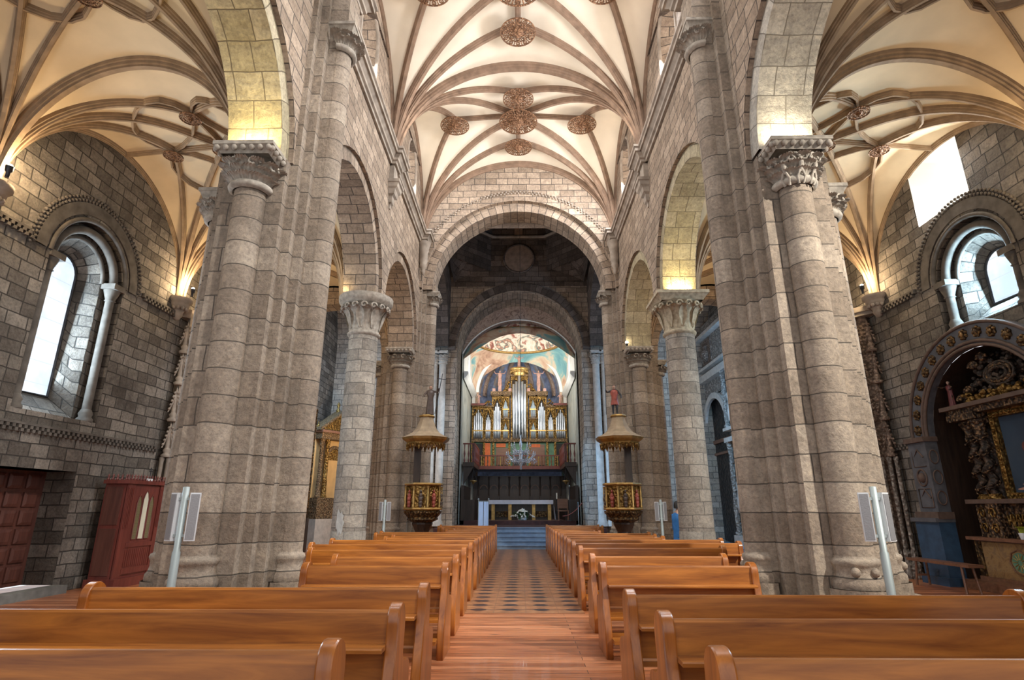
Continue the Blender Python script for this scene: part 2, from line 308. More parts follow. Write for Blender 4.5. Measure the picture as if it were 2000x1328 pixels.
# ------------------------------------------------------------------ mesh builder
class MB:
    def __init__(s): s.v = []; s.f = []; s.uv = []; s.sm = []
    def face(s, pts, uv=None, smooth=False):
        b = len(s.v); s.v.extend(tuple(p) for p in pts); s.f.append(tuple(range(b, b+len(pts))))
        s.uv.append(uv); s.sm.append(smooth)
    def grid(s, P, uv=None, smooth=True, closed=False):
        b = len(s.v); R = len(P); Cn = len(P[0])
        for r in P: s.v.extend(tuple(p) for p in r)
        for i in range(R-1):
            for j in range(Cn if closed else Cn-1):
                k = (j+1) % Cn
                s.f.append((b+i*Cn+j, b+i*Cn+k, b+(i+1)*Cn+k, b+(i+1)*Cn+j))
                if uv:
                    ua = uv[i][j]; ub = uv[i][j+1] if j+1 < len(uv[i]) else uv[i][k]
                    uc = uv[i+1][j+1] if j+1 < len(uv[i+1]) else uv[i+1][k]
                    s.uv.append([ua, ub, uc, uv[i+1][j]])
                else: s.uv.append(None)
                s.sm.append(smooth)
    def box(s, x0, x1, y0, y1, z0, z1, taper=0):
        t = taper
        p = [(x0,y0,z0),(x1,y0,z0),(x1,y1,z0),(x0,y1,z0),(x0+t,y0+t,z1),(x1-t,y0+t,z1),(x1-t,y1-t,z1),(x0+t,y1-t,z1)]
        for q in ((3,2,1,0),(4,5,6,7),(0,1,5,4),(1,2,6,5),(2,3,7,6),(3,0,4,7)): s.face([p[i] for i in q])
    def prism(s, poly, fn, d0, d1, smooth=False):
        """poly in (a,b); fn(a,b,d) -> point"""
        n = len(poly)
        s.face([fn(a, b, d0) for a, b in poly][::-1]); s.face([fn(a, b, d1) for a, b in poly])
        for i in range(n):
            a, b = poly[i], poly[(i+1) % n]
            s.face([fn(*a, d0), fn(*b, d0), fn(*b, d1), fn(*a, d1)], smooth=smooth)
    def lathe(s, prof, c=(0,0,0), seg=24, a0=0, a1=2*pi, smooth=True, ru=None, sx=1, sy=1, cap=True):
        full = abs(a1-a0-2*pi) < 1e-6
        n = seg if full else seg+1
        R = ru or max(r for r, z in prof)
        P, U = [], []
        for r, z in prof:
            P.append([(c[0]+sx*r*cos(a0+(a1-a0)*j/seg), c[1]+sy*r*sin(a0+(a1-a0)*j/seg), c[2]+z) for j in range(n)])
            U.append([(R*(a1-a0)*j/seg+c[0]*.37, c[2]+z) for j in range(seg+1)])
        s.grid(P, U, smooth, closed=full)
        if cap and full:
            if prof[-1][0] > 1e-4: s.face(P[-1])
            if prof[0][0] > 1e-4: s.face(P[0][::-1])
    def tube(s, path, r, seg=8, cap=True):
        path = [Vector(p) for p in path]; n = len(path); rs = r if isinstance(r, (list, tuple)) else [r]*n
        t0 = (path[1]-path[0]).normalized(); up = Vector((0,0,1)) if abs(t0.z) < .9 else Vector((1,0,0))
        P = []
        for i in range(n):
            t = (path[min(i+1, n-1)]-path[max(i-1, 0)]).normalized()
            a = t.cross(up).normalized(); b = a.cross(t).normalized(); up = b
            P.append([path[i]+rs[i]*(a*cos(2*pi*j/seg)+b*sin(2*pi*j/seg)) for j in range(seg)])
        s.grid(P, None, True, closed=True)
        if cap: s.face(P[-1]); s.face(P[0][::-1])
    def sweep(s, path, prof, side=None, smooth=False, closedprof=True):
        """prof points (side, down) swept along path"""
        path = [Vector(p) for p in path]; n = len(path); P = []
        for i in range(n):
            t = (path[min(i+1, n-1)]-path[max(i-1, 0)]).normalized()
            if side is not None: sd = Vector(side).normalized()
            else:
                sd = t.cross(Vector((0,0,1)))
                if sd.length < 1e-4: sd = Vector((1,0,0))
                sd.normalize()
            dn = sd.cross(t).normalized()
            if dn.z > 0 and side is None: dn = -dn
            P.append([path[i]+a*sd+b*dn for a, b in prof])
        s.grid(P, None, smooth, closed=closedprof)
        if closedprof: s.face(P[-1]); s.face(P[0][::-1])
    def ball(s, c, r, seg=8, rings=5, sz=1.0):
        s.lathe([(r*sin(pi*i/rings) if 0 < i < rings else 0.0005, -r*sz*cos(pi*i/rings)) for i in range(rings+1)], c, seg, cap=False)
    def build(s, name, m, parent=None, loc=None):
        me = bpy.data.meshes.new(name); me.from_pydata(s.v, [], s.f)
        ul = me.uv_layers.new(name='UVMap').data; vs = s.v; k = 0; data = [0.0]*(2*len(me.loops))
        for f, uv in zip(s.f, s.uv):
            if uv is None:
                a = Vector(vs[f[0]]); nn = Vector((0,0,0))
                for i in range(1, len(f)-1): nn += (Vector(vs[f[i]])-a).cross(Vector(vs[f[i+1]])-a)
                ax, ay, az = abs(nn.x), abs(nn.y), abs(nn.z)
                if az >= ax and az >= ay: uv = [(vs[i][0], vs[i][1]) for i in f]
                elif ax >= ay: uv = [(vs[i][1], vs[i][2]) for i in f]
                else: uv = [(vs[i][0]+.31, vs[i][2]) for i in f]
            for p in uv: data[k] = p[0]; data[k+1] = p[1]; k += 2
        ul.foreach_set('uv', data)
        me.polygons.foreach_set('use_smooth', s.sm)
        me.materials.append(M[m] if isinstance(m, str) else m); me.update()
        o = bpy.data.objects.new(name, me); COL.objects.link(o)
        if parent is not None: o.parent = parent
        if loc is not None: o.location = loc
        return o
def tag(o, label=None, cat=None, group=None, kind=None):
    if label: o['label'] = label
    if cat: o['category'] = cat
    if group: o['group'] = group
    if kind: o['kind'] = kind
    return o
def empty(name, loc=(0,0,0), rz=0):
    o = bpy.data.objects.new(name, None); COL.objects.link(o); o.location = loc; o.rotation_euler = (0,0,rz); o.empty_display_size = .2
    return o
def copy_tree(o, parent=None):
    c = o.copy(); COL.objects.link(c); c.parent = parent
    for ch in list(o.children): copy_tree(ch, c)
    return c
def struct(mb, name, m, label=None, parent=None):
    o = mb.build(name, m, parent)
    if parent is None: o['kind'] = 'structure'
    if label: o['label'] = label
    return o
# pierced wall: holes = (uc, half width, z0, zs, arched)
def pierced(mb, u0, u1, z0, z1, holes, fn, thick=0, n=14, soffit=True, back=True):
    br = {u0, u1}
    for uc, w, a, zs, ar in holes:
        for i in range(n+1):
            u = uc-w*cos(pi*i/n) if ar else (uc-w if i == 0 else uc+w)
            if u0 <= u <= u1: br.add(round(u, 5))
        br.add(max(u0, uc-w)); br.add(min(u1, uc+w))
    br = sorted(br)
    top = lambda h, u: h[3]+(sqrt(max(0, h[1]**2-(u-h[0])**2)) if h[4] else 0)
    for ua, ub in zip(br, br[1:]):
        if ub-ua < 1e-4: continue
        um = (ua+ub)/2; hs = sorted([h for h in holes if abs(um-h[0]) < h[1]], key=lambda h: h[2])
        lo = (z0, z0)
        segs = []
        for h in hs:
            if h[2] > lo[0]: segs.append((lo, (h[2], h[2])))
            lo = (min(top(h, ua), z1), min(top(h, ub), z1))
        segs.append((lo, (z1, z1)))
        for (a0, a1), (b0, b1) in segs:
            for d in ((0, thick) if thick and back else (0,)):
                mb.face([fn(ua, a0, d), fn(ub, a1, d), fn(ub, b1, d), fn(ua, b0, d)], [(ua, a0), (ub, a1), (ub, b1), (ua, b0)])
    if thick and soffit:
        for uc, w, a, zs, ar in holes:
            pts = outline(uc, w, a, zs, ar, n)
            ring(mb, pts, pts, fn, 0, thick)
def outline(uc, w, a, zs, ar=True, n=14):
    pts = [(uc+w, a), (uc+w, zs)]
    if ar: pts += [(uc+w*cos(pi*i/n), zs+w*sin(pi*i/n)) for i in range(1, n)]
    pts += [(uc-w, zs), (uc-w, a)]
    return pts
def ring(mb, A, B, fn, da, db, close=False):
    """bridge outline A at depth da to outline B at depth db"""
    s = 0; n = len(A); U = []
    for i in range(n):
        if i: s += sqrt((A[i][0]-A[i-1][0])**2+(A[i][1]-A[i-1][1])**2)
        U.append(s)
    dd = max(abs(db-da), sqrt((A[0][0]-B[0][0])**2+(A[0][1]-B[0][1])**2), .01)
    for i in range(n if close else n-1):
        k = (i+1) % n
        u2 = U[k] if k else U[i]+.5
        mb.face([fn(*A[i], da), fn(*A[k], da), fn(*B[k], db), fn(*B[i], db)], [(0, U[i]), (0, u2), (dd, u2), (dd, U[i])])
def band(mb, uc, zc, r0, r1, fn, d0, d1, a0=0, a1=pi, n=20):
    """solid arch band between radii, depth d0..d1"""
    for i in range(n):
        t, q = a0+(a1-a0)*i/n, a0+(a1-a0)*(i+1)/n
        p = lambda r, a: (uc+r*cos(a), zc+r*sin(a))
        A, B, C_, D = p(r0, t), p(r0, q), p(r1, q), p(r1, t)
        sA, sB = r0*t, r0*q
        mb.face([fn(*A, d0), fn(*B, d0), fn(*C_, d0), fn(*D, d0)], [(0, sA), (0, sB), (r1-r0, sB), (r1-r0, sA)])
        mb.face([fn(*A, d1), fn(*B, d1), fn(*C_, d1), fn(*D, d1)], [(0, sA), (0, sB), (r1-r0, sB), (r1-r0, sA)])
        mb.face([fn(*A, d0), fn(*B, d0), fn(*B, d1), fn(*A, d1)], [(0, sA), (0, sB), (d1-d0, sB), (d1-d0, sA)])
        mb.face([fn(*D, d0), fn(*C_, d0), fn(*C_, d1), fn(*D, d1)], [(0, sA), (0, sB), (d1-d0, sB), (d1-d0, sA)])
def alongY(X, s): return lambda u, z, d: (X+s*d, u, z)      # wall running along y, depth goes to s*x
def alongX(Y): return lambda u, z, d: (u, Y+d, z)

# ================================================================== SETTING
# ---- floors
mb = MB(); mb.face([(-10,-2,0),(10.5,-2,0),(10.5,28,0),(-10,28,0)]); struct(mb, 'floor', 'planks', 'polished reddish plank floor of the nave and aisles')
mb = MB(); mb.box(-.86,.96,9.15,22.6,0.0,.006); struct(mb, 'floor_tiles', 'tiles', 'strip of orange tiles with dark octagon dots down the central aisle')
mb = MB(); mb.box(-3.3,3.3,24.0,34.5,0,.75); mb.box(-3.3,-2.6,22.6,24.1,0,.75); mb.box(2.6,3.3,22.6,24.1,0,.75)
mb.box(-2.6,2.6,27.3,34,.75,.93); struct(mb, 'floor_sanctuary', 'carpet_dark', 'raised dark floor of the sanctuary')
st = empty('stone_steps', (0,22.6,0)); tag(st, 'flight of blue-lit stone steps between the two blocks of pews, up to the altar', 'steps')
for i in range(5):
    mb = MB(); z0 = .15*i; mb.box(-2.58,2.58,.3*i,1.4,z0,z0+.148)
    mb.box(-2.58,2.58,.3*i-.03,.3*i,z0+.115,z0+.148); mb.build('step', 'stepstone_blue_lit', st)
# ---- outer aisle walls with window, door, chapel
def window_recess(mb, fn, uc, zs, z0, wscale=1.0):
    A = outline(uc,1.0,z0,zs); B = outline(uc,.66,z0+.05,zs); D = outline(uc,.38,z0+.42,zs+.0)
    ring(mb, A, A, fn, 0, .26); ring(mb, A, B, fn, .26, .26); ring(mb, B, D, fn, .26, .62)
    mb.face([fn(uc+1.0,z0,0), fn(uc-1.0,z0,0), fn(uc-1.0,z0+.04,.26), fn(uc+1.0,z0+.04,.26)])
    mb.face([fn(uc+.66,z0+.05,.26), fn(uc-.66,z0+.05,.26), fn(uc-.38,z0+.42,.62), fn(uc+.38,z0+.42,.62)])
def arc_path(fn, uc, zs, r, d, n=24, a0=0, a1=pi): return [fn(uc+r*cos(a0+(a1-a0)*i/n), zs+r*sin(a0+(a1-a0)*i/n), d) for i in range(n+1)]
def billets(mb, fn, pts, r=.035):
    for p in pts: mb.ball(p, r, 6, 4)
FL, FR = alongY(XL,-1), alongY(XR,1)
WC = 10.33
mb = MB(); wl = (WC,1.0,3.15,6.05,True)
pierced(mb, -2, 27.2, 0, 13, [wl, (10.25,.85,.14,2.17,False)], FL)
window_recess(mb, FL, WC, 6.05, 3.15)
ring(mb, outline(10.25,.85,.14,2.17,False), outline(10.25,.85,.14,2.17,False), FL, 0, .62); mb.face([FL(9.4,2.17,0),FL(11.1,2.17,0),FL(11.1,2.17,.62),FL(9.4,2.17,.62)])
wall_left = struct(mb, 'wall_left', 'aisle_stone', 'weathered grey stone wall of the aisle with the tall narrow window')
mb = MB()
pierced(mb, -2, 27.6, 0, 13, [wl[:2]+(4.98,6.05,True), (10.67,.73,7.48,9.12,False), (10.7,1.55,0,2.95,True)], FR)
window_recess(mb, FR, WC, 6.05, 4.98)
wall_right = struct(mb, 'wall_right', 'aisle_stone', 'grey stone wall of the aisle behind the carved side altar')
mb = MB(); o = outline(10.7,1.55,0,2.95); ring(mb, o, o, FR, 0, 1.1); mb.face([FR(a,b,1.1) for a,b in o]); struct(mb, 'wall_niche', 'dark_wood', 'dark arched niche of the side altar')
# square window in the lunette with white splayed reveals
mb = MB(); o = outline(10.67,.73,7.48,9.12,False); ring(mb, o, o, FR, 0, 1.1, True); w2 = struct(mb, 'window_1', 'white_plaster', 'square white-plastered window opening high in the aisle wall')
mb = MB(); mb.face([FR(a,b,1.08) for a,b in o]); mb.build('window_pane', 'pane_white', w2)
mb = MB(); mb.box(XR+1.0,XR+1.06,10.64,10.70,7.48,9.12); mb.build('window_frame', 'frame_brown', w2)
def aisle_window(n, fn, s, z0, lab, dz, pane):
    w = MB(); A = outline(WC,.38,z0+.42,6.05); w.face([fn(a,b,.61) for a,b in A]); W_ = struct(w, 'window_%d' % n, pane, lab)
    fr = MB(); pts = [fn(a,b,.60) for a,b in A]; fr.tube(pts+[pts[0]], .025, 6); fr.build('window_frame', 'iron', W_)
    t = MB()
    for r, q, dd in ((.83,.085,.13), (.68,.045,.26), (1.02,.05,0)): t.tube(arc_path(fn,WC,6.05,r,dd), q, 8)
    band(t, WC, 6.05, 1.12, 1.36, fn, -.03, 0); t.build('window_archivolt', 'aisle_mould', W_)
    b = MB()
    for r in (1.40, 1.47): billets(b, fn, [fn(WC+r*cos(pi*(i+.5*(r>1.43))/50), 6.05+r*sin(pi*(i+.5*(r>1.43))/50), -.02) for i in range(51)], .034)
    b.build('window_billets', 'aisle_mould', W_)
    for k in (-1, 1):
        c = MB(); p = fn(WC+k*.84,0,.13)
        c.lathe([(.085,dz+.25),(.085,5.72)], (p[0],p[1],0), 14); c.lathe([(.15,dz),(.15,dz+.05),(.11,dz+.10),(.13,dz+.16),(.09,dz+.25)], (p[0],p[1],0), 14)
        c.lathe([(.09,5.70),(.11,5.72),(.09,5.74),(.16,5.95)], (p[0],p[1],0), 14); c.box(p[0]-.17,p[0]+.17,p[1]-.17,p[1]+.17,5.95,6.07)
        c.build('window_column', 'aisle_mould', W_)
    return W_
aisle_window(2, FL, -1, 3.15, 'tall narrow round-arched window glowing blue-white in the deep splayed recess over the door', 3.15, 'pane_blue')
aisle_window(3, FR, 1, 4.98, 'round-arched alabaster window glowing pale blue above the side altar', 4.98, 'pane_blue')
# billet string courses along the walls
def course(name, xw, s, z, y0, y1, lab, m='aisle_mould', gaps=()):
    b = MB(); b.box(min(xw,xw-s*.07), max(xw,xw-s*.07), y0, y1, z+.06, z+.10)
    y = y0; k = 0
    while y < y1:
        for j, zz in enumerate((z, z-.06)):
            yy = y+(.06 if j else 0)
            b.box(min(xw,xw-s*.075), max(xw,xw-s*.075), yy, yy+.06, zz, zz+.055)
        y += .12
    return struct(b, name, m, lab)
course('trim_1', XL, -1, 2.82, 6.5, 13.3, 'chequered billet moulding under the tall window')
course('trim_2', XL, -1, 6.10, 11.9, 13.2, 'short billet string at the foot of the window arch')
course('trim_3', XR, 1, 2.85, 12.9, 13.6, 'billet moulding beside the side altar')
course('trim_4', XR, 1, 6.10, 11.9, 13.0, 'ragged billet string beside the upper window arch')
course('trim_5', XL, -1, 6.10, 6.6, 8.8, 'billet string left of the window arch')
course('trim_6', XR, 1, 6.10, 6.6, 8.8, 'billet string right of the upper window arch')
mb = MB(); mb.box(XL-.02,XL+.25,8.9,11.15,0,.14); struct(mb, 'threshold_floor', 'pale_slab', 'pale stone doorstep')
# door
dr = empty('door_1', (XL-.58,10.25,.14)); dr['kind'] = 'structure'; dr['label'] = 'dark red coffered wooden door set deep in the stone wall'
mb = MB(); mb.box(-.05,0,-.85,.85,0,2.03); mb.build('door_leaf', 'door_wood', dr)
for iy in range(4):
    for iz in range(6):
        y0 = -.78+iy*.4; z0 = .08+iz*.325
        mb = MB(); mb.box(0,.03,y0,y0+.33,z0,z0+.26, ); mb.face([(.045,y0+.06,z0+.05),(.045,y0+.27,z0+.05),(.045,y0+.27,z0+.21),(.045,y0+.06,z0+.21)])
        for (a,b,c,d) in ((y0,z0,y0+.33,z0),(y0+.33,z0,y0+.33,z0+.26),(y0+.33,z0+.26,y0,z0+.26),(y0,z0+.26,y0,z0)):
            q = lambda y,z: (.045, y0+.06 if y==y0 else y0+.27, z0+.05 if z==z0 else z0+.21)
            mb.face([(.03,a,b),(.03,c,d),q(c,d),q(a,b)])
        mb.build('door_panel', 'door_wood', dr)
# ---- nave arcade walls
ARC = [(5.275,1.825),(10.8,2.0),(15.7,2.0)]
ZC = 6.5
for s in (-1, 1):
    fn = alongY(s*3.42, s)
    mb = MB(); holes = [(c, r+.27, ZC, ZC, True) for c, r in ARC]
    pierced(mb, 2.4, 18.2, ZC, 10.62, holes, fn, .98, n=20)
    mb.box(min(s*3.42,s*4.4), max(s*3.42,s*4.4), -2, 2.4, 6.5, 10.62)
    struct(mb, 'wall_nave_left' if s < 0 else 'wall_nave_right', 'nave_stone', 'ashlar nave wall above the arches on the %s' % ('window-door side' if s < 0 else 'side-altar side'))
    for i, (c, r) in enumerate(ARC):
        mb = MB(); band(mb, c, ZC, r, r+.28, alongY(s*3.50, s), 0, .80, n=26)
        struct(mb, 'wall_arch', 'pale_lit_arch' if (i == 0 and s > 0) else 'yellow_lit_stone' if (i == 0 or s > 0) else 'nave_stone', None)
    # clerestory
    mb = MB(); wins = [(yb, .66, 11.05, 12.35, True) for yb in (5.4, 10.55, 15.9)]
    f2 = alongY(s*3.45, s); pierced(mb, -2, 18.2, 10.6, 14.6, wins, f2)
    for h in wins:
        A = outline(*h); B = outline(h[0], .44, 11.35, 12.35); ring(mb, A, B, f2, 0, .55, True)
    struct(mb, 'wall_clerestory_left' if s < 0 else 'wall_clerestory_right', 'nave_stone')
    for k, h in enumerate(wins):
        B = outline(h[0], .44, 11.35, 12.35); mb = MB(); mb.face([f2(a,b,.54) for a,b in B])
        w = struct(mb, 'window_%d' % (4+k+(3 if s > 0 else 0)), 'pane_white', 'bright clerestory window, bay %d from the camera, %s wall' % (k+1, 'left' if s < 0 else 'right'))
        t = MB(); t.tube([f2(a,b,.02) for a,b in outline(h[0],.68,11.02,12.35)], .05, 8); t.build('window_surround', 'moulding', w)
# cornice
def cornice_prof(): return [(0,10.26),(.06,10.26),(.07,10.32),(.12,10.34),(.13,10.40),(.20,10.47),(.24,10.47),(.24,10.56),(.28,10.58),(.28,10.64),(0,10.64)]
def cornice_run(mb, s, y0, y1, x0=3.42, caps=True):
    pr = cornice_prof()
    P = [[(s*(x0-a), y, z) for a, z in pr] for y in (y0, y1)]
    mb.grid(P, None, False, closed=True); mb.face(P[0]); mb.face(P[1])
def cornice_block(mb, s, yc, hw, x0, z_off=0):
    """projecting piece of the cornice (mitred on three sides)"""
    pr = cornice_prof()
    for (a, z), (b, w) in zip(pr, pr[1:]):
        p = lambda e, z, k: [(s*(x0-e), yc-hw-e, z), (s*(x0-e), yc+hw+e, z)]
        A, B = p(a, z, 0), p(b, w, 0)
        mb.face([A[0], A[1], B[1], B[0]])
        for q, g in ((0,-1),(1,1)):
            mb.face([A[q], (s*3.42, A[q][1], z), (s*3.42, B[q][1], w), B[q]])
    mb.face([(s*(x0),yc-hw,10.26),(s*x0,yc+hw,10.26),(s*3.42,yc+hw,10.26),(s*3.42,yc-hw,10.26)])
for s in (-1, 1):
    mb = MB(); cornice_run(mb, s, -2, 17.95)
    cornice_block(mb, s, 7.9, .30, 2.95); cornice_block(mb, s, 13.2, .20, 3.30); cornice_block(mb, s, 17.75, .16, 3.24)
    struct(mb, 'trim_%d' % (7 if s < 0 else 8), 'moulding', 'moulded stone cornice along the top of the nave wall, %s side' % ('left' if s < 0 else 'right'))
# ---- nave-end wall with the crossing arch
ZX = 8.75
mb = MB(); pierced(mb, -3.45, 3.45, 8.75, 14.6, [(0,3.34,ZX,ZX,True)], alongX(17.98), .3, n=30); struct(mb, 'wall_crossing_west', 'nave_stone', 'pale stone wall above the crossing arch')
mb = MB(); band(mb, 0, ZX, 3.0, 3.36, alongX(18.16), 0, .95, n=36); struct(mb, 'wall_arch', 'nave_stone', 'great round arch in front of the crossing')
mb = MB(); billets(mb, None, [(3.62*cos(pi*(i+.5*j)/90)*(1+.02*j), 17.95, ZX+.0+(3.62+.07*j)*sin(pi*(i+.5*j)/90)) for j in (0,1) for i in range(14,77)], .035); struct(mb, 'trim_9', 'moulding', 'billet ring round the crossing arch')
# ---- aisle ends (arch to the transept)
for s, xw in ((-1,XL),(1,XR)):
    mb = MB(); c = (4.3+abs(xw))/2; hw = (abs(xw)-4.3)/2
    pierced(mb, min(s*4.3,xw), max(s*4.3,xw), 6.3, 13, [(s*c, hw-.35, 6.3, 6.45, True)], alongX(18.3), .6, n=18)
    mb.box(min(xw,xw-s*.35), max(xw,xw-s*.35), 18.3, 18.9, 0, 6.4); struct(mb, 'wall_aisle_end_%s' % ('left' if s < 0 else 'right'), 'nave_stone')
# ---- crossing: side walls with transept arches, drum and dome
for s in (-1, 1):
    mb = MB(); pierced(mb, 18.2, 25.6, 8.7, 15.0, [(22.35,2.75,8.7,8.7,True)], alongY(s*3.3, s), .8, n=24)
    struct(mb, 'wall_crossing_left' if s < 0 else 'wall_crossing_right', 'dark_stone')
    mb = MB(); xa, xb = s*4.0, (XL if s < 0 else XR); P = []; U = []
    for i in range(25):
        a = pi*i/24; P.append([(xa, 22.35+3.1*cos(a), 8.9+3.1*sin(a)), (xb, 22.35+3.1*cos(a), 8.9+3.1*sin(a))]); U.append([(0, 3.1*a), (5, 3.1*a)])
    mb.grid(P, U); struct(mb, 'ceiling_transept_left' if s < 0 else 'ceiling_transept_right', 'nave_stone')
mb = MB(); pierced(mb, -9.6, 10, 0, 12.1, [(0,2.92,-1,8.6,True)], alongX(25.5), 1.0, n=30); struct(mb, 'wall_east', 'nave_stone', 'stone wall of the transept with the chancel arch')
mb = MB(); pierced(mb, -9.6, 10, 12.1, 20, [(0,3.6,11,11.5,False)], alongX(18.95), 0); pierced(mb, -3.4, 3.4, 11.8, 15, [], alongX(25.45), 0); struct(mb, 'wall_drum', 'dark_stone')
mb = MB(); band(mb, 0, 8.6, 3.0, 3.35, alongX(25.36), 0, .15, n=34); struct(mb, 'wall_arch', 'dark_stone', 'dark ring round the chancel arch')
# octagonal drum + dome
OC = (0, 22.35); RO = 3.42
oct_ = [(OC[0]+RO*cos(radians(22.5+45*k)), OC[1]+RO*sin(radians(22.5+45*k))) for k in range(8)]
mb = MB()
for k in range(8):
    a, b = oct_[k], oct_[(k+1) % 8]
    L0 = sqrt((a[0]-b[0])**2+(a[1]-b[1])**2)
    mb.face([(a[0],a[1],12.6),(b[0],b[1],12.6),(b[0],b[1],14.45),(a[0],a[1],14.45)], [(0,0),(L0,0),(L0,1.85),(0,1.85)])
Pd = []
for j in range(9):
    t = pi/2*j/8; r = cos(t); z = 14.6+2.6*sin(t); Pd.append([(OC[0]+(x-OC[0])*r, OC[1]+(y-OC[1])*r, z) for x, y in oct_])
Pd[-1] = [(OC[0]+.01*cos(k), OC[1]+.01*sin(k), 17.2) for k in range(8)]
mb.grid(Pd, None, False, closed=True)
# squinches
for qx in (-1, 1):
    for qy in (-1, 1):
        cx, cy = OC[0]+qx*3.15, OC[1]+qy*3.15; ap = (cx, cy, 12.0)
        ax = Vector((qx*3.16, qy*1.31, 0)); bx = Vector((qx*1.31, qy*3.16, 0)); mid = (ax+bx)/2; hv = (bx-ax)/2; hw = hv.length
        arc = [(OC[0]+mid.x+hv.x*cos(pi*i/16), OC[1]+mid.y+hv.y*cos(pi*i/16), 12.3+hw*sin(pi*i/16)) for i in range(17)]
        for i in range(16): mb.face([ap, arc[i], arc[i+1]], smooth=True)
        top = [(p[0], p[1], 14.5) for p in arc]
        for i in range(16): mb.face([arc[i], arc[i+1], top[i+1], top[i]])
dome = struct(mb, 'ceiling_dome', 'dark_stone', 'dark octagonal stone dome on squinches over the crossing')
for k in range(8):
    mb = MB(); ang = radians(45*k); ra = RO*cos(radians(22.5))
    mb.sweep([(OC[0]+ra*cos(ang)*cos(pi/2*j/10), OC[1]+ra*sin(ang)*cos(pi/2*j/10), 14.55+2.55*sin(pi/2*j/10)) for j in range(11)], [(-.2,-.05),(.2,-.05),(.2,.16),(-.2,.16)]); mb.build('ceiling_rib', 'rib', dome)
mb = MB()
pr = [(p[0]*.975, OC[1]+(p[1]-OC[1])*.975, 14.45) for p in oct_]; mb.tube(pr+[pr[0]], .09, 6); mb.build('ceiling_ring', 'moulding', dome)
mb = MB(); ring_c = [(.74*cos(2*pi*i/28), 25.40, 13.25+.74*sin(2*pi*i/28)) for i in range(28)]; mb.face(ring_c); ocu = struct(mb, 'window_10', 'rib', 'blind round oculus in the dark drum over the chancel arch')
mb = MB(); mb.tube(ring_c+[ring_c[0], ring_c[1]], .05, 6); mb.build('window_surround', 'dark_stone', ocu)
mb = MB(); mb.face([(-10,18.2,12.95),(10,18.2,12.95),(10,18.95,12.95),(-10,18.95,12.95)]); struct(mb, 'ceiling_slab', 'dark_stone')
# ---- chancel barrel, painted sanctuary, apse
mb = MB(); P, U = [], []
for i in range(31):
    a = pi*i/30; P.append([(2.92*cos(a), 26.4, 8.6+2.92*sin(a)), (2.92*cos(a), 28.3, 8.6+2.92*sin(a))]); U.append([(0, 2.92*a), (1.9, 2.92*a)])
mb.grid(P, U)
for s in (-1,1): mb.face([(s*2.92,26.4,.7),(s*2.92,28.3,.7),(s*2.92,28.3,8.6),(s*2.92,26.4,8.6)])
struct(mb, 'wall_chancel', 'nave_stone')
mb = MB(); cres = []
for i in range(41):
    x = -2.86+5.72*i/40; cres.append((x, 7.59+sqrt(3.18**2-x*x), 8.6+sqrt(2.91**2-x*x)+.02))
for (xa, ba, ta), (xb, bb, tb) in zip(cres, cres[1:]):
    for d in (27.5, 28.0): mb.face([(xa,d,ba),(xb,d,bb),(xb,d,tb),(xa,d,ta)])
    mb.face([(xa,27.5,ba),(xb,27.5,bb),(xb,28.0,bb),(xa,28.0,ba)])
struct(mb, 'wall_arch', 'fresco_band', 'painted scrollwork arch at the mouth of the sanctuary')
mb = MB(); mb.tube([(x, 27.47, b) for x, b, t in cres], .035, 6)
for s in (-1,1):                                # white pilaster strips and heavy cornices of the sanctuary
    mb.box(min(s*2.80,s*2.62),max(s*2.80,s*2.62),33.0,33.35,.9,8.1)
    mb.sweep([(s*2.78,27.6,8.0),(s*2.78,33.3,8.0)], [(-s*0-.0,-.1),(s*-.0+.22,-.1),(.22,.02),(.14,.14),(.0,.26)] if s < 0 else [(0,-.1),(-.22,-.1),(-.22,.02),(-.14,.14),(0,.26)])
struct(mb, 'trim_10', 'white_plaster', 'white moulded cornices and arch edge of the sanctuary')
for s in (-1, 1):
    mb = MB(); pierced(mb, 27.3, 33.6, .7, 12, [(30.4,.42,8.45,9.35,True)], alongY(s*2.85, s)); A = outline(30.4,.42,8.45,9.35); f3 = alongY(s*2.85, s); ring(mb, A, outline(30.4,.30,8.55,9.35), f3, 0, .35, True)
    w = struct(mb, 'wall_sanctuary_%s' % ('left' if s < 0 else 'right'), 'fresco_side', 'faded painted side wall of the sanctuary')
    mb = MB(); mb.face([f3(a,b,.34) for a,b in outline(30.4,.30,8.55,9.35)]); w = struct(mb, 'window_%d' % (11 if s < 0 else 12), 'pane_white', 'small bright window in the %s sanctuary wall' % ('left' if s < 0 else 'right'))
    mb = MB(); mb.tube([f3(a,b,-.02) for a,b in outline(30.4,.46,8.4,9.35)], .05, 6); mb.build('window_surround', 'white_plaster', w)
for s in (-1, 1):
    mb = MB(); pierced(mb, 27.9, 33.3, 8.1, 10.8, [(30.4,.42,8.45,9.35,True)], alongY(s*2.82, s)); struct(mb, 'trim_%d' % (12 if s < 0 else 13), 'white_plaster', 'white plastered upper %s wall of the sanctuary round the small window' % ('left' if s < 0 else 'right'))
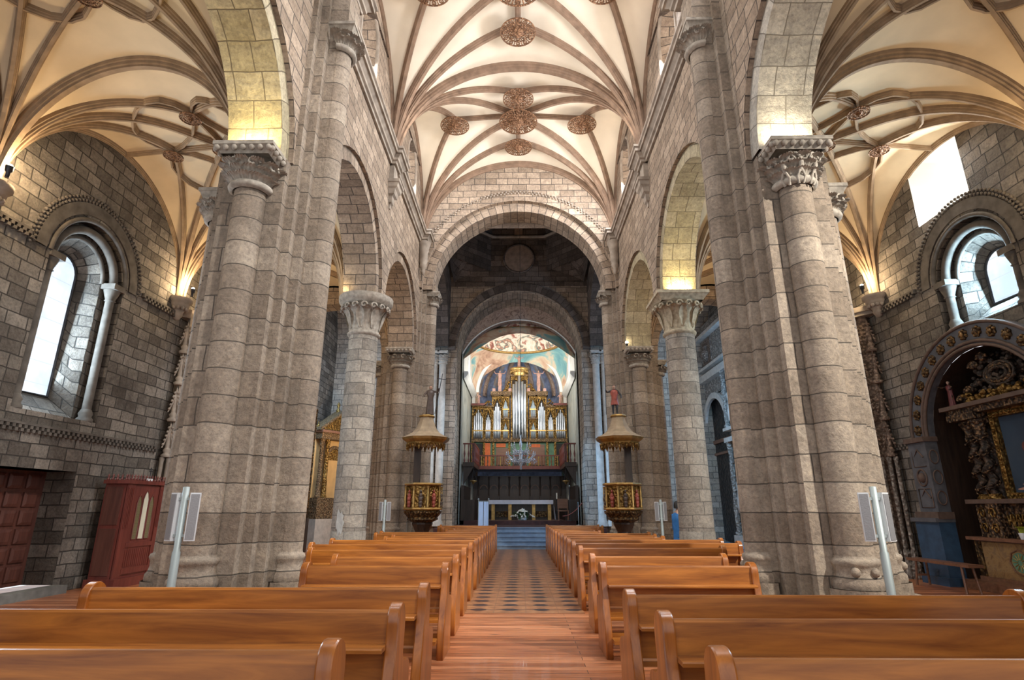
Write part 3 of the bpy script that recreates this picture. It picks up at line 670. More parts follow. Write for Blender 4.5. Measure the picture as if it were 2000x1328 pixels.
# shallow dome ceiling with ring
mb = MB(); P = []
for j in range(9):
    t = j/8; r = 2.5*cos(t*pi/2) if j < 8 else .01; P.append([(r*cos(2*pi*i/40), 30.5+r*sin(2*pi*i/40), 10.55+1.0*sin(t*pi/2)) for i in range(40)])
mb.grid(P, None, True, closed=True); ds = struct(mb, 'ceiling_sanctuary', 'fresco_dome', 'shallow painted dome of figures and clouds over the sanctuary')
mb = MB(); pp = [(2.52*cos(2*pi*i/40), 30.5+2.52*sin(2*pi*i/40), 10.52) for i in range(42)]; mb.tube(pp, .075, 8); mb.build('ceiling_ring', 'gold_plain', ds)
mb = MB(); P = []                                # pendentive surface between the ring and the walls
for i in range(40):
    a = 2*pi*i/40; rs = min(2.85/max(abs(cos(a)),1e-6), 2.95/max(abs(sin(a)),1e-6)); col = []
    for j in range(7):
        t = j/6; r = 2.5+(rs-2.5)*t; col.append((r*cos(a), 30.5+r*sin(a), 10.55-(max(0, (rs-2.5))**1.1)*1.15*t*t))
    P.append(col)
P.append(P[0]); mb.grid(P, None, True); struct(mb, 'ceiling_pendentives', 'fresco_wall')
mb = MB(); pierced(mb, -2.9, 2.9, .7, 12, [(0,2.42,-1,8.15,True)], alongX(33.35), n=30); struct(mb, 'wall_apse_arch', 'fresco_wall', 'painted wall with teal sky and figures around the apse arch')
mb = MB(); band(mb, 0, 8.15, 2.42, 2.60, alongX(33.25), 0, .15, n=30); struct(mb, 'trim_11', 'white_plaster', 'white moulded rim of the apse arch')
mb = MB(); P = []
for j in range(13):
    t = j/12*pi/2; P.append([(2.55*cos(t)*cos(a), 33.4+2.3*cos(t)*sin(a), 8.15+2.55*sin(t)) for a in [pi*i/24 for i in range(25)]])
mb.grid(P); P = [[(2.55*cos(a), 33.4+2.3*sin(a), z) for a in [pi*i/24 for i in range(25)]] for z in (.7, 8.15)]; mb.grid(P)
ap = struct(mb, 'wall_apse', 'apse_blue', 'blue painted half dome behind the organ')
for k in range(9):
    a = pi*(k+.5)/9; mb = MB(); mb.sweep([(2.5*cos(t)*cos(a), 33.4+2.25*cos(t)*sin(a), 8.15+2.5*sin(t)) for t in [pi/2*.97*j/10 for j in range(11)]], [(-.13,-.05),(.13,-.05),(.13,.06),(.09,.10),(-.09,.10),(-.13,.06)]); mb.build('ceiling_rib', 'fresco_band' if k % 2 else 'fresco_apse', ap)
mb = MB(); mb.face([(-3,25.4,12.05),(3,25.4,12.05),(3,36,12.05),(-3,36,12.05)]); struct(mb, 'ceiling_slab', 'dark_stone')

# ================================================================== VAULTS
RIBP = lambda w, d: [(-w*.5,-.05),(w*.5,-.05),(w*.5,d*.35),(w*.36,d*.42),(w*.36,d*.7),(w*.22,d*.78),(w*.22,d),(-w*.22,d),(-w*.22,d*.78),(-w*.36,d*.7),(-w*.36,d*.42),(-w*.5,d*.35)]
def vault(name, x0, x1, y0, y1, z0, H, p, mv, mr, label, w=.185, d=.15, T=(.50,.60), ribs=True, curved=False, wt=.27, lift=.18, ends=(1,1)):
    cx, cy, a, b = (x0+x1)/2, (y0+y1)/2, (x1-x0)/2, (y1-y0)/2
    def zz(x, y):
        tx = max(0, 1-abs(x-cx)/a); ty = max(0, 1-abs(y-cy)/b)
        t = min(1, (tx**p+ty**p)**(1/p))
        return z0+H*sqrt(max(0, 1-(1-t)**2))+lift*min(tx,1)*min(ty,1)
    n = 44; mb = MB()
    q = [(-cos(pi*i/n)) for i in range(n+1)]
    P = [[(cx+a*u, cy+b*v, zz(cx+a*u, cy+b*v)) for u in q] for v in q]
    mb.grid(P); V = struct(mb, name, mv, label)
    def rib(pts, w, d, m=20):
        path = []
        for (ax, ay), (bx, by) in zip(pts, pts[1:]):
            k = m if len(pts) == 2 else 5
            for i in range(k+(1 if (bx, by) == pts[-1] else 0)):
                t = i/k
                if len(pts) == 2: t = t*t*(3-2*t)*.35+.65*t*t if abs(ax-cx) > a*.98 and abs(ay-cy) > b*.98 else t
                x, y = ax+(bx-ax)*t, ay+(by-ay)*t; path.append((x, y, zz(x, y)))
        r = MB(); r.sweep(path, RIBP(w, d)); r.build('ceiling_rib', mr, V)
    if ribs:
        t1, t2 = b*T[0], a*T[1]
        pts1 = [(cx, cy-t1), (cx, cy+t1)]; pts2 = [(cx-t2, cy), (cx+t2, cy)]
        for sx in (-1, 1):
            for sy in (-1, 1):
                c = (cx+sx*a, cy+sy*b)
                rib([c, (cx, cy)], w, d); rib([c, (cx, cy+sy*t1)], w*.9, d); rib([c, (cx+sx*t2, cy)], w*.9, d)
        for q_ in pts1+pts2: rib([(cx, cy), q_], w*.8, d*.9, 6)
        for sy, on in ((-1, ends[0]), (1, ends[1])):
            if on:
                for sx in (-1, 1): rib([(cx+sx*a, cy+sy*b), (cx, cy+sy*b)], wt, d*1.25)
        for sx in (-1, 1):
            for sy in (-1, 1): rib([(cx+sx*a, cy+sy*b), (cx+sx*a, cy)], w*.8, d*.8)
        if curved:
            for sx in (-1, 1):
                for sy in (-1, 1):
                    for (A, B, Cc) in (((cx, cy+sy*t1), (cx+sx*t2*.28, cy+sy*t1*.28), (cx+sx*t2, cy)), ((cx, cy+sy*t1), (cx+sx*a*.20, cy+sy*b*.80), (cx+sx*a*.5, cy+sy*b*.5)), ((cx+sx*t2, cy), (cx+sx*a*.80, cy+sy*b*.2), (cx+sx*a*.5, cy+sy*b*.5))):
                        rib([((1-t)**2*A[0]+2*t*(1-t)*B[0]+t*t*Cc[0], (1-t)**2*A[1]+2*t*(1-t)*B[1]+t*t*Cc[1]) for t in [i/5 for i in range(6)]], w*.62, d*.9)
                rib([(cx+sx*t2, cy), (cx+sx*a, cy)], w*.6, d*.8, 6)
    return zz, (cx, cy, b*T[0], a*T[1])
NB = [(2.9,7.9),(7.9,13.2),(13.2,18.0)]
NV = []
for i, (ya, yb) in enumerate([(-2,2.9)]+NB):
    NV.append(vault('ceiling_nave', -3.45, 3.45, ya, yb, 10.5, 3.15, 2.6, 'plaster', 'rib', 'cream star-ribbed nave vault, bay %s' % (('behind the camera','over the nearest arches','in the middle','next to the crossing')[i]), ribs=i > 0, ends=(0, 1), lift=.25))
AV = []
for s, xw in ((-1, XL), (1, XR)):
    for i, (ya, yb) in enumerate([(-2,2.9)]+NB[:2]+[(13.2,18.4)]):
        xa, xb = sorted((s*4.35, xw))
        AV.append((s, i, vault('ceiling_aisle', xa, xb, ya, yb, 6.5, 2.45, 2.4, 'plaster_aisle', 'rib_aisle', None, w=.125, d=.13, T=(.46,.50), ribs=i > 0, curved=i > 0, wt=.20, lift=.22, ends=(0, 1))))
# wall above the aisle vaults is closed by a roof slab
mb = MB(); mb.face([(-10.6,-2,12.9),(-3.4,-2,12.9),(-3.4,28,12.9),(-10.6,28,12.9)]); mb.face([(3.4,-2,12.9),(10.9,-2,12.9),(10.9,28,12.9),(3.4,28,12.9)]); struct(mb, 'roof_slab', 'dark_stone')

# ================================================================== PIERS
def leafm(mb, c, ang, r0, z0, hl, w, curl, flare=0):
    P = []
    for j in range(7):
        t = j/6; rad = r0+flare*t+curl*t**3; z = z0+hl*(1.18*t-.32*t**4); ww = w*sin(pi*(.18+.72*t))
        P.append([(c[0]+(rad-.02*abs(i))*cos(ang)-ww*i/2*sin(ang), c[1]+(rad-.02*abs(i))*sin(ang)+ww*i/2*cos(ang), z) for i in (-2,-1,0,1,2)])
    P = []
    for j in range(8):
        t = j/7; rad = r0+flare*t+curl*t**3; z = z0+hl*(1.18*t-.36*t**4); ww = w*sin(pi*(.18+.58*t))
        P.append([(c[0]+(rad-.012*(i % 2)-.006*abs(i))*cos(ang)-ww*i/4*sin(ang), c[1]+(rad-.012*(i % 2)-.006*abs(i))*sin(ang)+ww*i/4*cos(ang), z+(.012 if i % 2 == 0 else 0)*(j == 7)) for i in range(-4,5)])
    mb.grid(P, None, False)
def capital(mb, c, r, z0, z1, ab, a0=0, a1=2*pi, style=0, seg=24):
    h = z1-z0; zb = z1-h*.20; hb = zb-z0
    mb.lathe([(r,z0-.02),(r+.05,z0),(r+.065,z0+.04),(r+.05,z0+.08),(r,z0+.09)], c, seg, a0, a1, cap=False)
    mb.lathe([(r*1.0,z0+.08),(r*1.03,z0+hb*.4),(r*1.15,z0+hb*.75),(r*1.42,zb)], c, seg, a0, a1, cap=False)
    n = 10 if a1-a0 > 4 else 6
    for row, (zf, hf, cu, off) in enumerate(((.10,.40,.12,0),(.34,.40,.14,.5),(.58,.40,.17,0))):
        if style == 1 and row == 0: continue
        for k in range(n+1 if a1-a0 < 4 else n):
            aa = a0+(a1-a0)*(k+off)/n
            if aa > a1+.01: continue
            leafm(mb, c, aa, r*(1.03+.10*row), z0+hb*zf, hb*hf, r*(.52 if style else .44), cu*r/.33, .05)
    for k in range(8 if a1-a0 > 4 else 4):
        aa = a0+(a1-a0)*(k+.5)/(8 if a1-a0 > 4 else 4); rr = r*1.42
        sp = [(c[0]+(rr+.02)*cos(aa)-q*sin(aa), c[1]+(rr+.02)*sin(aa)+q*cos(aa), zb-.07+w_) for q, w_ in [((.10-.012*m)*cos(m*.8), (.10-.012*m)*sin(m*.8)) for m in range(8)]]
        mb.tube(sp, .022, 5)
def abacus(mb, c, ab, z0, z1, beads=True, rnd=False):
    if rnd:
        mb.lathe([(ab*.86,z0),(ab*.97,z0+(z1-z0)*.3),(ab,z0+(z1-z0)*.5),(ab,z1)], c, 32); return
    x, y = c[0], c[1]; h = z1-z0
    mb.box(x-ab,x+ab,y-ab,y+ab,z1-h*.35,z1)
    P = [[(x+u*(ab*k),y+v*(ab*k),z) for u, v in ((-1,-1),(1,-1),(1,1),(-1,1))] for k, z in ((.80,z0),(.86,z0+h*.25),(.95,z0+h*.6),(.98,z1-h*.35))]
    mb.grid(P, None, False, closed=True)
    if beads:
        m = int(2*ab/.11)
        for sd in range(4):
            for i in range(m):
                q = -ab+2*ab*(i+.5)/m
                p = ((q,-ab*.94),(ab*.94,q),(q,ab*.94),(-ab*.94,q))[sd]; mb.ball((x+p[0],y+p[1],z0+h*.38), .045, 6, 4)
def colbase(mb, c, r, z, a0=0, a1=2*pi, seg=28, knobs=()):
    mb.lathe([(r*1.0,z+.36),(r*1.03,z+.335),(r*1.16,z+.325),(r*1.22,z+.29),(r*1.16,z+.255),(r*1.10,z+.24),(r*1.09,z+.17),(r*1.18,z+.11),(r*1.30,z+.085),(r*1.33,z+.03),(r*1.30,z)], c, seg, a0, a1, cap=False)
    for k in knobs: mb.ball((c[0]+r*1.14*cos(k), c[1]+r*1.14*sin(k), z+.19), .055, 8, 5)
def compound(cx, cy, label, znave=9.45, zarc=ZC, arcshaft=True, capm='capital_stone', big=True):
    s = 1 if cx > 0 else -1
    E_ = empty('compound_pier', (cx, cy, 0)); tag(E_, label, 'pillar')
    k = MB()                                          # local frame: +x points away from the nave (multiplied by s)
    def bx(x0, x1, y0, y1, z0, z1): k.box(min(s*x0,s*x1), max(s*x0,s*x1), y0, y1, z0, z1)
    bx(-.45,.45,-.66,.66,0,zarc-.02); bx(-.57,.60,-.50,.50,0,zarc-.35); bx(-.69,.72,-.34,.34,0,zarc-.02)
    bx(-.69,.40,-.34,.34,zarc-.02,10.3); bx(-.56,-.40,-.50,.50,zarc-.36,10.28)
    bx(-.85,-.65,-.18,.18,.6,znave-.1); bx(.6,.75,-.185,.185,.6,6.1)
    k.build('core', 'pier_stone', E_)
    zb = .60
    specs = [('nave', (-s*.83,0), .185, 0, znave, (0 if s < 0 else pi)), ('west', (0,-.68), .225, 1, zarc, -pi/2), ('east', (0,.68), .225, 1, zarc, pi/2), ('aisle', (s*.74,0), .19, 2, 6.25, (pi if s < 0 else 0))]
    for nm, (px, py), r, kind, zt, an in specs:
        ch = .62 if kind == 1 else .50
        m = MB(); m.lathe([(r,zb+.34),(r,zt-ch)], (px,py,0), 24, an-pi/2, an+pi/2, cap=False); sh = m.build('shaft', 'pier_stone', E_)
        m = MB(); capital(m, (px,py,0), r*1.12, zt-ch, zt-.14, .42, an-pi/2, an+pi/2, style=(1 if nm == 'nave' else 0)); abacus(m, (px,py,0), .43 if kind == 1 else .30, zt-.16, zt, beads=kind == 1)
        m.build('capital', capm, E_)
        m = MB(); colbase(m, (px,py,0), r, zb, an-pi/2-.2, an+pi/2+.2, knobs=[an-.5, an+.35] if s > 0 else ()); m.lathe([(r*1.5,0),(r*1.5,zb)], (px,py,0), 20, an-pi/2-.3, an+pi/2+.3); m.build('base', 'pier_stone', E_)
    if s > 0 and cy < 10:                              # little carved figures on the west capital
        for q, a in enumerate((-pi/2-.75, -pi/2-.1, -pi/2+.55)):
            m = MB(); rr = .36; u = Vector((cos(a), sin(a), 0)); t = Vector((-sin(a), cos(a), 0)); c0 = Vector((px0, py0, 0)) if False else Vector((0,-.68,0))
            P = lambda w_, z_, o_=0: c0+u*(rr+o_)+t*w_+Vector((0,0,z_))
            m.tube([P(0,6.00,-.05), P(.01,6.10,-.01), P(0,6.20,.0)], [.026,.036,.030], 8); m.ball(P(0,6.255,.01), .032, 8, 6)
            for g in (-1,1):
                m.tube([P(0,6.18), P(g*.07,6.16,.02), P(g*.12,6.24,.02)], .014, 6); m.tube([P(g*.015,6.02,-.03), P(g*.05,5.93,-.05), P(g*.03,5.84,-.09)], .018, 6)
                m.tube([P(g*.04,6.20,-.02), P(g*.13,6.30,-.01), P(g*.17,6.18,-.01)], .012, 6)
            m.build('carved_figure', 'capital_stone', E_)
    # impost blocks of the outer order
    m = MB(); m.box(min(-s*1.0,-s*.5),max(-s*1.0,-s*.5),-.26,.26,znave,10.3 if znave > 9 else znave+.3); m.build('impost', 'pier_stone', E_)
    m = MB(); m.lathe([(1.0,0),(1.0,.40),(.97,.45),(.8,.46)], (-s*.12,0,0), 24, sx=1.26, sy=1.12); m.build('plinth', 'pier_stone', E_)
    return E_
compound(-3.9, 7.9, 'huge compound stone pier beside the confessional, its leafy capital under a yellow-lit arch')
compound(3.97, 7.9, 'huge compound stone pier with carved figure capital, beside the side altar')
for s in (-1, 1):
    compound(s*3.9, 18.6, 'compound stone pier behind the pulpit %s' % ('topped by the cross bearer' if s < 0 else 'topped by the soldier statue'), znave=8.75)
def roundpier(cx, cy, label, style):
    E_ = empty('round_pier', (cx, cy, 0)); tag(E_, label, 'pillar')
    m = MB(); m.lathe([(.375,1.0),(.345,5.55)], seg=40); m.build('shaft', 'drum_stone', E_)
    m = MB(); m.lathe([(.42,0),(.42,.35),(.395,.37),(.385,1.0),(.37,1.01)], seg=40); m.build('base', 'drum_stone', E_)
    m = MB(); m.lathe([(.345,5.5),(.39,5.53),(.40,5.57),(.38,5.60),(.35,5.61)], seg=36, cap=False); m.lathe([(.35,5.6),(.37,5.95),(.46,6.2),(.58,6.3)], seg=36, cap=False)
    for q in range(8):
        aa = 2*pi*q/8+pi/8
        leafm(m, (0,0,0), aa, .36, 5.65, .62, .27, .20, .06)
        for g in (-1, 1):
            rr = .58; cc = aa+g*.2
            m.tube([(rr*cos(cc)-a_*sin(cc), rr*sin(cc)+a_*cos(cc), 6.18+b_) for a_, b_ in [((.085-.009*t)*cos(t*.9), (.085-.009*t)*sin(t*.9)) for t in range(8)]], .026, 5)
            m.tube([(.365*cos(aa+g*.32), .365*sin(aa+g*.32), 5.68), (.40*cos(aa+g*.27), .40*sin(aa+g*.27), 6.0), (.56*cos(aa+g*.2), .56*sin(aa+g*.2), 6.22)], .018, 5)
    if style == 0: abacus(m, (0,0,0), .66, 6.28, 6.5, rnd=True)
    else: abacus(m, (0,0,0), .62, 6.28, 6.5, beads=False)
    m.build('capital', 'capital_stone' if style == 0 else 'capital_gold', E_)
    return E_
roundpier(-3.82, 13.2, 'tall round stone pillar with round-topped leaf capital and a pale plaster patch', 0)
roundpier(3.92, 13.2, 'tall round stone pillar with square-topped scroll capital lit yellow above', 1)
roundpier(-3.95, 2.3, 'round stone pillar level with the camera, confessional side', 0); roundpier(3.95, 2.3, 'round stone pillar level with the camera, side-altar side', 1)
# brackets under the cornice
for s in (-1, 1):
    for y, rnd in ((13.2, False), (17.72, True)):
        mb = MB()
        if not rnd:
            mb.box(min(s*3.42,s*3.30),max(s*3.42,s*3.30),y-.19,y+.19,9.78,10.28)
            P = [[(s*3.42,y-w_,z),(s*(3.42-e),y-w_,z),(s*(3.42-e),y+w_,z),(s*3.42,y+w_,z)] for e,w_,z in ((.30,.28,9.80),(.30,.28,9.72),(.26,.25,9.70),(.24,.24,9.60),(.18,.20,9.55),(.16,.18,9.42),(.10,.12,9.38),(.09,.11,9.2),(.04,.06,9.16),(.03,.05,9.05))]
            mb.grid(P, None, False, closed=True); mb.face(P[0]); mb.face(P[-1])
        else:
            mb.lathe([(.0005,9.1),(.05,9.14),(.08,9.22),(.05,9.28),(.10,9.36),(.13,9.44),(.11,9.5),(.15,9.62),(.15,9.95),(.18,10.0),(.17,10.06),(.22,10.22),(.24,10.3)], (s*3.28,y,0), 16)
        o = mb.build('wall_bracket', 'moulding'); tag(o, '%s stone bracket under the nave cornice on the %s wall' % ('stepped' if not rnd else 'turned', 'left' if s < 0 else 'right'), 'bracket')
# corbels of the aisle vaults with little lamps
for s, xw in ((-1, XL), (1, XR)):
    for y in (7.9, 13.2):
        mb = MB(); mb.lathe([(.0005,5.98),(.06,6.0),(.12,6.12),(.11,6.18),(.2,6.3),(.24,6.36),(.24,6.42),(.30,6.46),(.30,6.54)], (xw-s*.06,y,0), 18)
        for i in range(7): mb.ball((xw-s*.06+.19*cos(pi*i/6+(pi/2 if s > 0 else -pi/2)), y+.19*sin(pi*i/6+(pi/2 if s > 0 else -pi/2)), 6.27), .05, 6, 4)
        o = mb.build('vault_corbel', 'moulding'); tag(o, 'carved stone corbel under the aisle vault ribs, %s wall, %s' % ('left' if s < 0 else 'right', 'nearer the camera' if y < 10 else 'past the window'), 'corbel')
        e = empty('corbel_lamp', (xw-s*.42, y-.12, 6.56)); tag(e, 'small spotlight on the corbel of the %s wall, %s' % ('left' if s < 0 else 'right', 'nearer the camera' if y < 10 else 'past the window'), 'lamp')
        m = MB(); m.lathe([(.03,0),(.03,.1),(.05,.11),(.06,.2)], seg=12); m.build('housing', 'iron', e); m = MB(); m.ball((0,0,.2), .045, 8, 6); m.build('bulb', 'bulb', e)
# ================================================================== ROOF BOSSES
def boss(R, big=False):
    E_ = empty('roof_boss')
    m = MB()
    def annulus(r0, r1, z0=0, z1=.03, n=40):
        P = [[(r*cos(2*pi*i/n), r*sin(2*pi*i/n), z) for i in range(n)] for r, z in ((r0,z0),(r1,z0),(r1,z1),(r0,z1),(r0,z0))]
        m.grid(P, None, False, closed=True)
    annulus(R*.94,R); annulus(R*.61,R*.66); annulus(R*.28,R*.34)
    for n, r0, r1 in ((12,.66,.94),(8,.32,.62)):
        for k in range(n):
            a = 2*pi*k/n; rr = R*(r0+r1)/2; q = R*(r1-r0)*.36
            m.tube([(rr*cos(a)+q*cos(t), rr*sin(a)+q*sin(t), .015) for t in [2*pi*i/8 for i in range(9)]], R*.038, 5)
            a2 = a+pi/n; m.tube([(R*r0*cos(a2), R*r0*sin(a2), .01),(R*r1*cos(a2), R*r1*sin(a2), .01)], R*.034, 5)
            m.ball((rr*cos(a), rr*sin(a), 0), R*.045, 6, 4)
    m.build('pierced_disc', 'boss', E_)
    m = MB(); m.lathe([(.0005,-R*.38),(R*.05,-R*.36),(R*.06,-R*.28),(R*.12,-R*.24),(R*.10,-R*.18),(R*.20,-R*.12),(R*.18,-R*.06),(R*.30,0),(R*.28,.05),(R*.1,.08),(R*.1,.45)], seg=16); m.build('pendant', 'boss', E_)
    return E_
PB = {}
def put_boss(x, y, z, R, label, group):
    key = round(R, 2)
    if key not in PB: o = PB[key] = boss(R)
    else: o = copy_tree(PB[key])
    o.location = (x, y, z); tag(o, label, 'roof boss', group); return o
where = {1: 'over the nearest arches', 2: 'in the middle bay', 3: 'in the bay next to the crossing'}
for i in (1, 2, 3):
    zz, (cx, cy, t1, t2) = NV[i]
    put_boss(cx, cy, zz(cx,cy)-.34, .62, 'large gilded central boss disc on the nave vault %s' % where[i], 'gilded nave vault bosses')
    for nm, dx, dy in (('near', 0, -t1), ('far', 0, t1), ('left', -t2, 0), ('right', t2, 0)):
        put_boss(cx+dx, cy+dy, zz(cx+dx,cy+dy)-.32, .47, 'pierced gilded disc, %s one around the central boss %s' % (nm, where[i]), 'gilded nave vault bosses')
for s, i, (zz, (cx, cy, t1, t2)) in AV:
    if i in (1, 2):
        for nm, dx, dy in (('centre', 0, 0), ('near', 0, -t1), ('far', 0, t1), ('left', -t2, 0), ('right', t2, 0)):
            put_boss(cx+dx, cy+dy, zz(cx+dx,cy+dy)-.22, .20, 'small brown rosette boss, %s, %s aisle vault, %s bay' % (nm, 'left' if s < 0 else 'right', 'nearest' if i == 1 else 'second'), 'aisle vault rosettes')
# ================================================================== PEWS
def bench_end_mesh():
    pr = [(-.27,0),(-.27,.13)]
    for t in [i/14 for i in range(1,15)]: pr.append((-.27+.18*(t*t*(3-2*t)), .13+.66*t))
    pr += [(.02+.11*cos(pi-pi*i/16), .812+.11*sin(pi*i/16)) for i in range(17)]
    pr += [(.130,.76),(.118,.70),(.108,.64),(.112,.605),(.13,.578),(.16,.562),(.20,.556),(.26,.553),(.31,.54),(.345,.515),(.362,.48),(.365,.44),(.352,.40),(.335,.34),(.328,.2),(.33,.06),(.33,0)]
    # smooth the change between spine and top
    m = MB(); T = .037; fnp = lambda a, b, d: (d, a, b); n = len(pr)
    b_ = .008
    cx = sum(p[0] for p in pr)/n; cz = .45
    ins = [(p[0]+(cx-p[0])*b_*4, p[1]+(cz-p[1])*b_*1.2) for p in pr]
    m.face([fnp(a,b,-T) for a,b in ins][::-1]); m.face([fnp(a,b,T) for a,b in ins])
    for (A, da, B, db) in ((ins,-T,pr,-T+b_),(pr,-T+b_,pr,T-b_),(pr,T-b_,ins,T)):
        m.grid([[fnp(*p,da) for p in A],[fnp(*p,db) for p in B]], None, True, closed=True)
    o = m.build('end_panel', 'pew_end'); return o
ENDP = bench_end_mesh(); END_ME = ENDP.data; bpy.data.objects.remove(ENDP)
ORD = ['first','second','third','fourth','fifth','sixth','seventh','eighth','ninth','tenth','eleventh','twelfth','thirteenth','fourteenth','fifteenth','sixteenth','seventeenth','eighteenth','nineteenth']
def pew(xa, xb, y, label, grp):
    """xa = aisle end, xb = outer end"""
    x0, x1 = sorted((xa, xb)); c = (x0+x1)/2; h = (x1-x0)/2
    E_ = empty('pew', (c, y, 0)); tag(E_, label, 'pew', grp)
    for sx in (-1, 1):
        o = bpy.data.objects.new('end_panel', END_ME); COL.objects.link(o); o.parent = E_; o.location = (sx*(h-.037),0,0)
    i = h-.068
    def bd(name, poly, mt='pew', x=i):
        m = MB(); m.prism(poly, lambda a,b,d: (d,a,b), -x, x); m.build(name, mt, E_)
    bd('backrest', [(-.07,.70),(-.03,.70),(-.015,.875),(-.025,.885),(-.05,.885),(-.06,.87)])
    bd('book_ledge', [(-.215,.675),(-.215,.693),(-.207,.70),(-.03,.70),(-.03,.675)])
    bd('lower_panel', [(-.05,.47),(-.025,.47),(-.02,.675),(-.045,.675)])
    bd('seat', [(-.05,.415),(.34,.435),(.35,.445),(.35,.46),(.34,.47),(-.05,.45)])
    bd('stretcher', [(-.02,.10),(.01,.10),(.01,.20),(-.02,.20)])
    bd('kneeler', [(-.40,.165),(-.40,.20),(-.22,.20),(-.22,.165)])
    if h > 1.1:
        m = MB(); m.box(-.035,.035,-.08,.28,0,.415); m.build('support', 'pew_end', E_)
    return E_
LR = [(2.86,.83,3.3),(3.91,.75,4.3),(4.93,.74,3.52),(6.72,.79,2.42),(7.88,.80,2.46),(9.19,.82,3.25),(10.53,.83,3.72),(11.93,.83,3.80),(12.80,.83,2.92),(13.7,.83,2.95),(14.7,.83,3.6),(15.7,.83,3.7),(16.8,.83,2.1),(17.9,.83,2.0),(19.0,.83,2.5),(20.2,.83,2.8),(21.5,.83,2.9)]
RR = [(2.74,.83,3.3),(3.64,.81,3.4),(4.57,.78,3.72),(6.78,.89,2.62),(8.06,.93,2.75),(9.68,.94,3.3),(11.01,.95,4.05),(12.13,.95,4.1),(13.02,.95,3.15),(14.0,.95,3.2),(15.1,.95,3.3),(16.2,.95,2.2),(17.3,.95,2.2),(18.4,.95,2.3),(19.5,.95,2.6),(20.6,.95,2.9),(21.7,.95,2.9)]
for s, rows, nm in ((-1, LR, 'left'), (1, RR, 'right')):
    for k, (y, a, b) in enumerate(rows):
        pew(s*a, s*b, y+.0, 'polished orange wooden pew, %s from the camera in the %s block' % (ORD[k], nm), 'pews of the %s block' % nm)
# ================================================================== POLE LOUDSPEAKERS
def speaker_pole(x, y, label, base=0):
    E_ = empty('loudspeaker_pole', (x, y, base)); tag(E_, label, 'loudspeaker')
    m = MB(); m.lathe([(.042,.02),(.042,1.05),(.034,1.06),(.034,1.72),(.0005,1.725)], seg=16); m.build('pole', 'steel', E_)
    m = MB(); m.lathe([(.22,0),(.22,.02),(.05,.03)], seg=20); m.build('foot_plate', 'steel', E_)
    for g in (-1, 1):
        m = MB(); m.box(-.052,.052,-.03,.05,1.16,1.66); b = m.build('speaker_column', 'casing', E_); b.location = (g*.105,.02,0); b.rotation_euler = (0,0,g*.45)
        m = MB(); m.box(-.042,.042,-.036,-.03,1.175,1.645); m.build('grille', 'grille', b)
        m = MB(); m.box(min(0,g*.06),max(0,g*.06),-.012,.012,1.2,1.23); m.box(min(0,g*.06),max(0,g*.06),-.012,.012,1.58,1.61); m.build('bracket', 'steel', E_)
    return E_
E1 = speaker_pole(-3.66, 6.35, 'steel pole with two slim white loudspeakers in front of the near pier, confessional side')
E2 = speaker_pole(3.82, 6.35, 'steel pole with two slim white loudspeakers in front of the near pier, side-altar side')
E3 = speaker_pole(-3.75, 16.3, 'distant loudspeaker pole left of the cross-bearer pulpit'); E4 = speaker_pole(3.9, 16.3, 'distant loudspeaker pole right of the soldier-statue pulpit')
